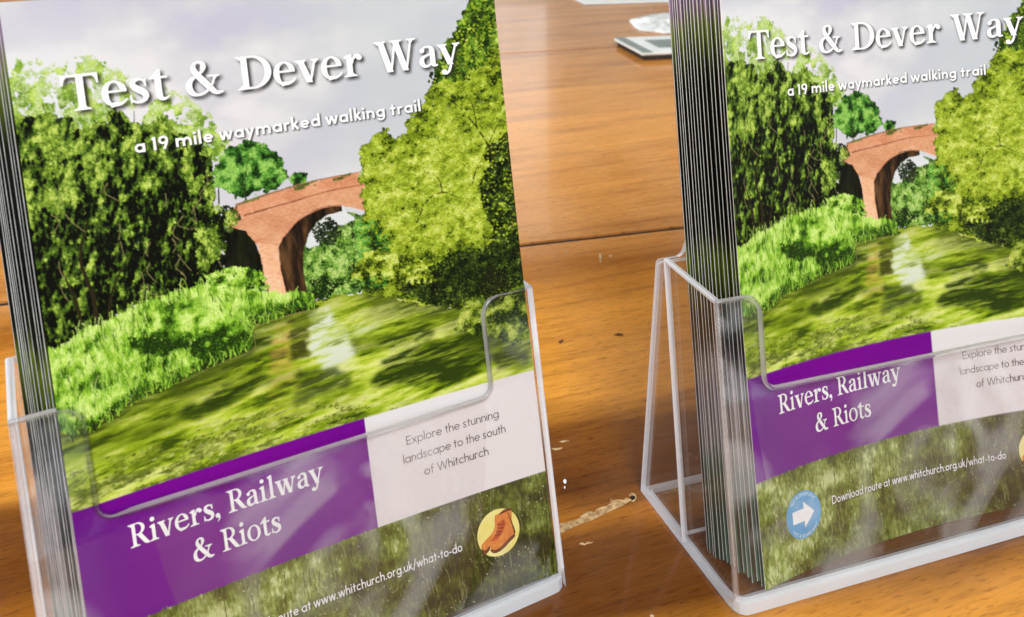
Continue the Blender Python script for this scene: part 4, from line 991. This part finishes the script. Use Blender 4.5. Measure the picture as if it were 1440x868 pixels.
def make_holder(loc, rotz, label, cut_l, cut_r, CUT):
    root = empty('leaflet_holder', loc, rotz)
    tag(root, label, 'leaflet holder', 'clear acrylic leaflet holders on the table')
    FT = 0.1056                       # ear height and foot of the cut-out, along the panel
    D = 0.0282                                     # pocket depth on the table
    fr = lambda a, b_, d: (a, -0.0015 + b_ * SA + d * CA, b_ * CA - d * SA)
    front = [(HX0, 0.0), (HX1, 0.0), (HX1, FT), (cut_r, FT), (cut_r, CUT), (cut_l, CUT), (cut_l, FT), (HX0, FT)]
    o_ = rounded(front, [0, 0, 0, .0062, .0045, .0045, .0062, 0])
    sheet('front_panel', o_, fr, 0.0018, root, True, 'refl_panel', lambda p, q: abs(p[0] - q[0]) < 1e-6 and p[0] < 0)
    cut = [(a, b_) for a, b_ in o_ if b_ > CUT - .001]
    rod_strip('edge_bead', [fr(a, b_, .0009) for a, b_ in cut], 0.0017, root, MAT['bead'])
    # tall back panel with scooped shoulders
    bk = lambda a, b_, d: (a, D + b_ * SA + d * CA, b_ * CA - d * SA)
    i0, i1 = HX0 + 0.0022, HX1 - 0.0022
    back = [(i0, 0.004), (i1, 0.004), (i1, 0.1062), (i1 - .006, 0.1062), (i1 - .0085, 0.112), (i1 - .0085, .19), (i0 + .0085, .19), (i0 + .0085, .112), (i0 + .006, .1062), (i0, .1062)]
    o_ = rounded(back, [0, 0, 0, .004, .004, .01, .01, .004, .004, 0])
    sheet('back_panel', o_, bk, TH, root)
    # rear leg: a nearly upright sheet from the fold at the top down to the table
    ry0, ry1, rz1 = 0.0565, 0.0632, 0.1000
    rear = lambda a, b_, d: (a, ry0 + (ry1 - ry0) * b_ / rz1 - d, b_)
    sheet('rear_leg', rounded([(i0, 0.0015), (i1, 0.0015), (i1, 0.0985), (i0, 0.0985)], [0, 0, 0, 0]), rear, TH, root)
    prof = [(.0042, 0.0), (ry0, 0.0), (ry1, rz1), (D + 0.1062 * SA, 0.1062 * CA), (FT * SA - .0015, FT * CA), (.0002, .0050)]
    pr = rounded(prof, [.001, .0025, .0035, .002, 0, .002])
    for x, s in ((HX0, 1), (HX1, -1)):
        sheet('side_panel', pr, lambda a, b_, d: (x + s * d, a, b_), TH, root, True, 'clear', lambda p, q: s > 0 and max(abs(p[0] - (p[1] * SA / CA - .0015)), abs(q[0] - (q[1] * SA / CA - .0015))) < .0025 and abs(p[1] - q[1]) > .02)
    # floor of the pocket
    sheet('base_plate', rounded([(HX0 + .0024, 0.0026), (HX1 - .0024, 0.0026), (HX1 - .0024, ry0 - .003), (HX0 + .0024, ry0 - .003)], [.003, .003, 0, 0]),
          lambda a, b_, d: (a, b_, 0.0006 + d), 0.0026, root)
    # moulded edges, whitened to stand in for light piped through the acrylic
    for x, s in ((HX0, -1), (HX1, 1)):
        xo = x - s * 0.0006
        P = lambda y, z: (xo, y, z)
        rod_strip('edge_bead', [P(ry0, .002), P(ry1 - .001, rz1 - .002), P(ry1 - .004, rz1 + .0005)], 0.0011, root)
        rod_strip('edge_bead', [P(D + .0008, .002), P(D + 0.1055 * SA, 0.1055 * CA)], 0.0016, root)
        rod_strip('edge_bead', [P(D + 0.1062 * SA, 0.1058 * CA), P(FT * SA - .0003, FT * CA - .0004)], 0.0017, root)
        rod_strip('edge_bead', [P(FT * SA - .0006, FT * CA - .001), P(FT * SA * .05 - .0006, .0065)], 0.0018, root, MAT['soft'] if s < 0 else MAT['rim'])
    # foot rim: the thick bright strip round the base
    ft = rounded([(HX0, ry0), (HX0, -.0024), (HX1, -.0024), (HX1, ry0)], [0, .0045, .0045, 0])
    inn = rounded([(HX0 + .0022, ry0), (HX0 + .0022, .0002), (HX1 - .0022, .0002), (HX1 - .0022, ry0)], [0, .003, .003, 0])
    def resample(P, N=120):
        P = np.array(P); d = np.concatenate([[0], np.cumsum(np.linalg.norm(np.diff(P, axis=0), axis=1))]); t = np.linspace(0, d[-1], N)
        return [tuple(q) for q in np.stack([np.interp(t, d, P[:, 0]), np.interp(t, d, P[:, 1])], 1)]
    ft, inn = resample(ft), resample(inn)
    V, F = [], []
    n_ = len(ft)
    lean = lambda z, b_: z * SA * .6 if b_ < .01 else 0
    top = lambda b_: 0.0043 - 0.0022 * min(1, max(0, (b_ - .0005) / .010))
    for lev in (0, 1):
        for ring in (ft, inn):
            for a, b_ in ring:
                z = top(b_) if lev else 0.0003
                V.append((a, b_ + lean(z, b_), z))
    for i in range(n_ - 1):
        j = i + 1
        F += [(i, j, 2 * n_ + j, 2 * n_ + i), (n_ + j, n_ + i, 3 * n_ + i, 3 * n_ + j), (2 * n_ + i, 2 * n_ + j, 3 * n_ + j, 3 * n_ + i), (j, i, n_ + i, n_ + j)]
    F += [(0, 2 * n_, 3 * n_, n_), (n_ - 1, 2 * n_ - 1, 4 * n_ - 1, 3 * n_ - 1)]
    mesh_obj('foot_rim', V, F, MAT['foot'], root)
    return root

HOLD_L = (Vector((0, 0, 0)), 0.0)
HOLD_R = (Vector((0.2070, -0.0355, 0)), -0.1592)
make_holder(*HOLD_L, 'clear acrylic leaflet holder in the left foreground with fewer leaflets', 0.0063, 0.1312, 0.0731)
make_holder(*HOLD_R, 'clear acrylic leaflet holder on the right beside the pale gouge', 0.0055, 0.1312, 0.0734)

# ------------------------------------------------------------------ leaflets
AW, AH, H0 = 0.148, 0.208, 0.006
def sheet_map(u, v, al, bul, depth, roll, shift):
    """u, v in 0..1 of the sheet (v down) -> holder space; bul = bow of the paper, depth = distance behind the front sheet"""
    u, v = np.asarray(u, float), np.asarray(v, float)
    b_ = bul[0] * 4 * u * (1 - u) + bul[1] * 4 * v * (1 - v) + bul[2] * 4 * u * (1 - u) * v - depth
    x, s = u * AW + shift, (1 - v) * AH
    P = np.stack([x, s * math.sin(al) - b_ * math.cos(al), s * math.cos(al) + b_ * math.sin(al)], -1)
    c, sn = math.cos(roll), math.sin(roll)
    return np.stack([P[..., 0] * c - P[..., 2] * sn, P[..., 1], P[..., 0] * sn + P[..., 2] * c], -1)

def spine_tint(v, seed, side):
    """colours printed along the fold: the left margin of the cover picture wrapping round, then the darker back cover"""
    r = np.random.default_rng(seed)
    stops = [(0, (176, 150, 178)), (.055, (150, 124, 150)), (.085, (120, 130, 60)), (.13, (70, 84, 30)), (.17, (18, 22, 10)), (.34, (8, 8, 6)), (.43, (18, 22, 8)), (.47, (92, 108, 30)), (.53, (66, 78, 22)),
 (.57, (10, 12, 6)), (.62, (40, 36, 34)), (.65, (150, 140, 142)), (.72, (168, 156, 160)), (.80, (170, 164, 160)), (.83, (110, 142, 128)), (.87, (62, 104, 90)), (1, (76, 118, 100))]
    c = ramp(v + r.normal(0, 0.012), stops)
    low = np.clip((v - 0.58) / 0.06, 0, 1)[:, None]          # pale inner pages show towards the foot; in some leaflets only the dark fold does
    c = c * (1 - low * (1 - r.choice([1.05, 1.0, 0.95, 0.85, 0.4]))) * (1 + 0.10 * np.sin(v * r.uniform(8, 20) + r.uniform(0, 6)))[:, None]
    return np.clip(c, 3, 235)

def leaflet_body(root, al, bul, depth, thick, roll, shift, seed, front=None, fold=.0018, edge_t=.00022):
    """folded sheets behind the cover: a printed fold with bare white paper edges"""
    nu, nv = 20, 61
    # cover leaf: printed faces, white cut edge
    def slab(name, d0, d1, inset, mats, edge_slot, tint_seed):
        us, vs = np.concatenate([[0, fold, fold + .0005], np.linspace(.02, 1, nu - 3)]), np.linspace(0, 1, nv)
        U, V = np.meshgrid(us, vs)
        UU = inset / AW + U * (1 - 2 * inset / AW)
        VV = np.clip(V, 0.002, 0.998)
        A = sheet_map(UU, VV, al, bul, depth + d0, roll, shift).reshape(-1, 3)
        B = sheet_map(UU, VV, al, bul, depth + d1, roll, shift).reshape(-1, 3)
        N = nu * nv
        F, mi = [], []
        ix = lambda i, j: j * nu + i
        for j in range(nv - 1):
            for i in range(nu - 1):
                F.append((ix(i, j), ix(i, j + 1), ix(i + 1, j + 1), ix(i + 1, j))); mi.append(0)
                F.append((N + ix(i, j), N + ix(i + 1, j), N + ix(i + 1, j + 1), N + ix(i, j + 1))); mi.append(0)
            F.append((ix(0, j), N + ix(0, j), N + ix(0, j + 1), ix(0, j + 1))); mi.append(edge_slot)
            F.append((ix(nu - 1, j), ix(nu - 1, j + 1), N + ix(nu - 1, j + 1), N + ix(nu - 1, j))); mi.append(edge_slot)
        for i in range(nu - 1):
            F.append((ix(i, 0), ix(i + 1, 0), N + ix(i + 1, 0), N + ix(i, 0))); mi.append(edge_slot)
            F.append((ix(i, nv - 1), N + ix(i, nv - 1), N + ix(i + 1, nv - 1), ix(i + 1, nv - 1))); mi.append(edge_slot)
        t = spine_tint(np.repeat(vs, nu), tint_seed, 0)
        t = np.repeat(t.reshape(nv, nu, 3)[:, :1], nu, 1).reshape(-1, 3)
        t = t.reshape(nv, nu, 3).copy()
        if edge_slot: t[:, :2] = np.random.default_rng(tint_seed + 7).uniform(176, 226, (nv, 1, 1))     # the fold has worn white
        t = t.reshape(-1, 3)
        col = np.concatenate([lin(t) * INK] * 2)
        return mesh_obj(name, np.vstack([A, B]), F, mats, root, mi, True if False else False, col)
    if front is None:
        slab('cover', 0.0, edge_t, 0.0, [MAT['print'], MAT['edge']], 1, seed)
    slab('inner_pages', edge_t + 0.00002 if front is None else 0.00030, thick, 0.00045, [MAT['print'], MAT['edge']], 0, seed + 500)

def front_cover(root, al, bul, roll, shift, nx, ny):
    U, V = np.meshgrid(np.linspace(0, 1, nx), np.linspace(0, 1, ny))
    A = sheet_map(U, V, al, bul, 0.0, roll, shift).reshape(-1, 3).astype(np.float32)
    col = sample_print(nx, ny).reshape(-1, 3)
    # back of the leaf: its border ring only, a little behind, so that the leaf has a white cut edge
    ring = np.concatenate([np.arange(nx), np.arange(1, ny) * nx + nx - 1, (ny - 1) * nx + np.arange(nx - 2, -1, -1), np.arange(ny - 2, 0, -1) * nx])
    fu, fv = U.ravel()[ring], V.ravel()[ring]
    B = sheet_map(fu, fv, al, bul, 0.00028, roll, shift).astype(np.float32)
    n0, nr = nx * ny, len(ring)
    I = np.arange(n0).reshape(ny, nx)
    Q = np.stack([I[:-1, :-1], I[1:, :-1], I[1:, 1:], I[:-1, 1:]], -1).reshape(-1, 4)
    k = np.arange(nr); k2 = (k + 1) % nr
    E = np.stack([ring[k], ring[k2], n0 + k2, n0 + k], -1)
    FQ = np.vstack([Q, E]).astype(np.int32)
    me = bpy.data.meshes.new('cover')
    me.vertices.add(n0 + nr); me.vertices.foreach_set('co', np.vstack([A, B]).ravel())
    me.loops.add(FQ.size); me.loops.foreach_set('vertex_index', FQ.ravel())
    me.polygons.add(len(FQ)); me.polygons.foreach_set('loop_start', np.arange(0, FQ.size, 4, dtype=np.int32))
    me.polygons.foreach_set('material_index', np.concatenate([np.zeros(len(Q), np.int32), np.ones(len(E), np.int32)]))
    me.polygons.foreach_set('use_smooth', np.concatenate([np.ones(len(Q), bool), np.zeros(len(E), bool)]))
    me.materials.append(MAT['print']); me.materials.append(MAT['edge'])
    ca = me.color_attributes.new('print', 'FLOAT_COLOR', 'POINT')
    c4 = np.ones((n0 + nr, 4), np.float32); c4[:n0, :3] = col
    ca.data.foreach_set('color', c4.ravel())
    me.update(calc_edges=True); me.validate()
    return link(bpy.data.objects.new('cover', me), root)

def on_sheet(name, strokes, mat, root, al, bul, roll, shift, lift, parent=None, split=2.5):
    V, F, K = strokes_mesh(strokes)
    bm = bmesh.new()
    vs = [bm.verts.new((p[0], p[1], k)) for p, k in zip(V, K)]
    for f in F: bm.faces.new([vs[i] for i in f])
    bmesh.ops.triangulate(bm, faces=[f for f in bm.faces if len(f.verts) > 4])
    for _ in range(6):                              # fine enough to follow the bow of the paper
        long = [e_ for e_ in bm.edges if math.hypot(e_.verts[0].co.x - e_.verts[1].co.x, e_.verts[0].co.y - e_.verts[1].co.y) > 1.6]
        if not long: break
        bmesh.ops.subdivide_edges(bm, edges=long, cuts=1)
        bmesh.ops.triangulate(bm, faces=[f for f in bm.faces if len(f.verts) > 4])
    bm.verts.ensure_lookup_table()
    co = np.array([v.co for v in bm.verts])
    d = sheet_map(co[:, 0] / CW, co[:, 1] / CH, al, bul, -(lift + co[:, 2] * 2.0e-6), roll, shift)
    for v, p in zip(bm.verts, d): v.co = p
    for f in bm.faces:
        f.normal_update()
        if f.normal.y > 0: f.normal_flip()
    me = bpy.data.meshes.new(name); bm.to_mesh(me); bm.free(); me.materials.append(mat)
    return link(bpy.data.objects.new(name, me), root)

MAT['badge_blue'] = speckled('badge_blue', tuple(lin((80, 148, 194)) * .95), tuple(lin((92, 160, 204)) * .95), 200, 0.45, 0.3)
MAT['badge_yellow'] = speckled('badge_yellow', tuple(lin((214, 200, 104)) * .95), tuple(lin((228, 218, 150)) * .95), 90, 0.45, 0.3)
MAT['boot_tan'] = speckled('boot_tan', tuple(lin((192, 108, 50)) * .95), tuple(lin((208, 132, 64)) * .95), 700, 0.45, 0.3)
MAT['boot_red'] = speckled('boot_red', tuple(lin((158, 62, 40)) * .95), tuple(lin((186, 88, 46)) * .95), 900, 0.45, 0.3)
MAT['boot_dark'] = speckled('boot_dark', tuple(lin((84, 40, 22)) * .95), tuple(lin((112, 58, 30)) * .95), 900, 0.45, 0.3)

def disc(cx, cy, r, n=48):                        # fan of thin slices so that it follows the bowed sheet
    return [('strip', np.array([(cx - math.sqrt(max(r * r - y * y, 0)), cy + y) for y in np.linspace(-r, r, n)]), np.array([(cx + math.sqrt(max(r * r - y * y, 0)), cy + y) for y in np.linspace(-r, r, n)]))]

def front_leaflet(hold, al, bul, roll, shift, nx, ny, label):
    loc, rz = hold
    root = empty('walking_trail_leaflet', loc + Vector((0, 0, H0)), rz)
    tag(root, label, 'leaflet', 'front leaflets facing the viewer')
    a = (al, bul, roll, shift)
    front_cover(root, *a, nx, ny)
    leaflet_body(root, al, bul, 0.0, 0.0012, roll, shift, 900, front=True)
    for key, st in LETTERS.items():
        on_sheet(key, st, MAT['grey_ink'] if key == 'description_lettering' else MAT['white_ink'], root, *a, 0.00006)
    # waymark badge: blue disc, white arrow, words round the rim
    cx, cy = 20.6, 188.6
    bd = on_sheet('arrow_badge', disc(cx, cy, 8.2), MAT['badge_blue'], root, *a, 0.00004)
    arrow = [poly([(cx - 5.2, cy - 2.1), (cx + 0.2, cy - 2.1), (cx + 0.2, cy + 2.2), (cx - 5.2, cy + 2.2)]), poly([(cx + 0.2, cy - 4.5), (cx + 5.0, cy), (cx + 0.2, cy + 4.5)])]
    on_sheet('arrow', arrow, MAT['white_ink'], root, *a, 0.00008).parent = bd
    words = ring_text('TEST & DEVER WAY', SANS_MED, 1.5, cx, cy, 6.55, 0) + ring_text('TEST & DEVER WAY', SANS_MED, 1.5, cx, cy, 6.55, 180, flip=True)
    on_sheet('badge_lettering', words, MAT['white_ink'], root, *a, 0.00009).parent = bd
    # boot badge
    cx, cy = 127.8, 187.3
    bb = on_sheet('boot_badge', disc(cx, cy, 7.9), MAT['badge_yellow'], root, *a, 0.00004)
    B = lambda pts: poly([(cx + x, cy + y) for x, y in pts])
    Sm = lambda pts: poly([tuple(p) for p in smooth_path([(cx + x, cy + y) for x, y in pts], 5)])
    rear_b = Sm([(-0.6, -6.0), (1.0, -6.2), (2.6, -6.3), (3.4, -2), (0, 1.5), (-3.2, 3.6), (-5.4, 4.4), (-6.8, 3.4), (-6.6, 2.0), (-5.0, 1.0), (-2.6, -0.4), (-1.2, -2.4), (-0.9, -4.2), (-0.6, -6.0)])
    front_b = Sm([(0.6, -5.4), (3.4, -6.4), (5.6, -6.0), (5.4, -2.6), (5.8, 0.6), (5.9, 2.4), (3.8, 3.2), (1.6, 4.6), (-0.6, 5.4), (-2.8, 5.3), (-3.6, 3.8), (-2.9, 2.4), (-0.6, 1.4), (0.6, -0.4), (1.0, -2.6), (0.6, -5.4)])
    sole = Sm([(5.9, 2.0), (5.8, 3.2), (3.6, 4.4), (1.6, 5.6), (-0.8, 6.4), (-2.8, 6.2), (-3.8, 4.9), (-3.4, 4.6), (-2.4, 5.2), (-0.6, 5.2), (1.4, 4.3), (3.6, 3.0), (5.9, 2.0)])
    sole2 = Sm([(-6.9, 3.2), (-6.7, 4.8), (-5.6, 5.6), (-4.2, 4.8), (-3.6, 3.6), (-4.4, 3.6), (-5.6, 4.3), (-6.9, 3.2)])
    tongue = Sm([(-0.2, -3.2), (2.6, -3.6), (2.4, -1.2), (0.6, 1.0), (-1.6, 2.2), (-3.0, 1.8), (-1.6, 0.6), (-0.4, -1.0), (-0.2, -3.2)])
    cuff = Sm([(0.4, -5.6), (2.4, -6.8), (5.4, -6.9), (5.9, -6.0), (3.6, -6.0), (0.4, -5.6)])
    pull = ribbon(smooth_path([(cx + 4.2, cy - 5.6, .4), (cx + 4.9, cy - 3, .4), (cx + 5.7, cy + 0.5, .6), (cx + 5.8, cy + 2.0, .7)], 5))
    on_sheet('boots', [rear_b, front_b], MAT['boot_tan'], root, *a, 0.00007).parent = bb
    lace = [line(cx + x0, cy + y0, cx + x1, cy + y1, 0.32) for x0, y0, x1, y1 in [(-0.1, -2.6, 2.5, -2.2), (-0.3, -1.6, 2.2, -1.0), (-0.8, -0.6, 1.6, 0.2), (-1.6, 0.4, 0.8, 1.0)]]
    on_sheet('boot_tongues', [tongue], MAT['boot_red'], root, *a, 0.00010).parent = bb
    on_sheet('boot_soles', [sole, sole2, cuff, pull] + lace, MAT['boot_dark'], root, *a, 0.00012).parent = bb
    return root

BUL_L = (-0.0029, -0.0013, 0.0001)
BUL_R = (-0.0091, -0.0015, 0.0018)
front_leaflet(HOLD_L, 0.2829, BUL_L, 0.0, 0.0, 660, 928, 'walking-trail leaflet at the front of the left holder, its cover filling the left half')
front_leaflet(HOLD_R, 0.2947, BUL_R, 0.0105, 0.0, 470, 660, 'walking-trail leaflet at the front of the right holder, cover cut off by the frame edge')

def stack(hold, al, bul, roll, n, pitch, fan, label, group, seed, fold):
    r = random.Random(seed)
    loc, rz = hold
    depth = 0.0
    gaps = [pitch * r.choice([.75, .88, .95, 1.0, 1.12, 1.3]) for _ in range(n - 1)]
    scale = pitch * (n - 1) / sum(gaps)
    for k in range(1, n):
        g_ = gaps[k - 1] * scale
        depth += g_
        root = empty('walking_trail_leaflet', loc + Vector((0, 0, H0 + r.uniform(-.0010, .0016))), rz)
        tag(root, label, 'leaflet', group)
        q = 1 - 0.97 * k / n
        sh = fan(k / (n - 1)) + r.uniform(-.00045, .00045)
        nxt = gaps[k] * scale if k < n - 1 else g_
        bow = (bul[0] * q, bul[1] * q + r.uniform(-.0003, .0003), bul[2] * q)
        leaflet_body(root, al + r.uniform(-.0012, .0012), bow, depth, nxt * r.uniform(.55, .85), roll * q + r.uniform(-.0015, .0015), sh, seed * 100 + k, None, fold * r.uniform(.6, 1.4), r.uniform(.00013, .00024))
stack(HOLD_L, 0.2829, BUL_L, 0.0, 11, 0.00232, lambda t: -0.0088 * t ** 0.9, 'leaflet edge-on in the fanned stack behind the front leaflet of the left holder', 'leaflets stacked in the left holder', 3, .0013)
stack(HOLD_R, 0.2947, BUL_R, 0.0105, 16, 0.00165, lambda t: -0.0048 * t, 'leaflet edge-on in the thick stack behind the front leaflet of the right holder', 'leaflets stacked in the right holder', 5, .0005)
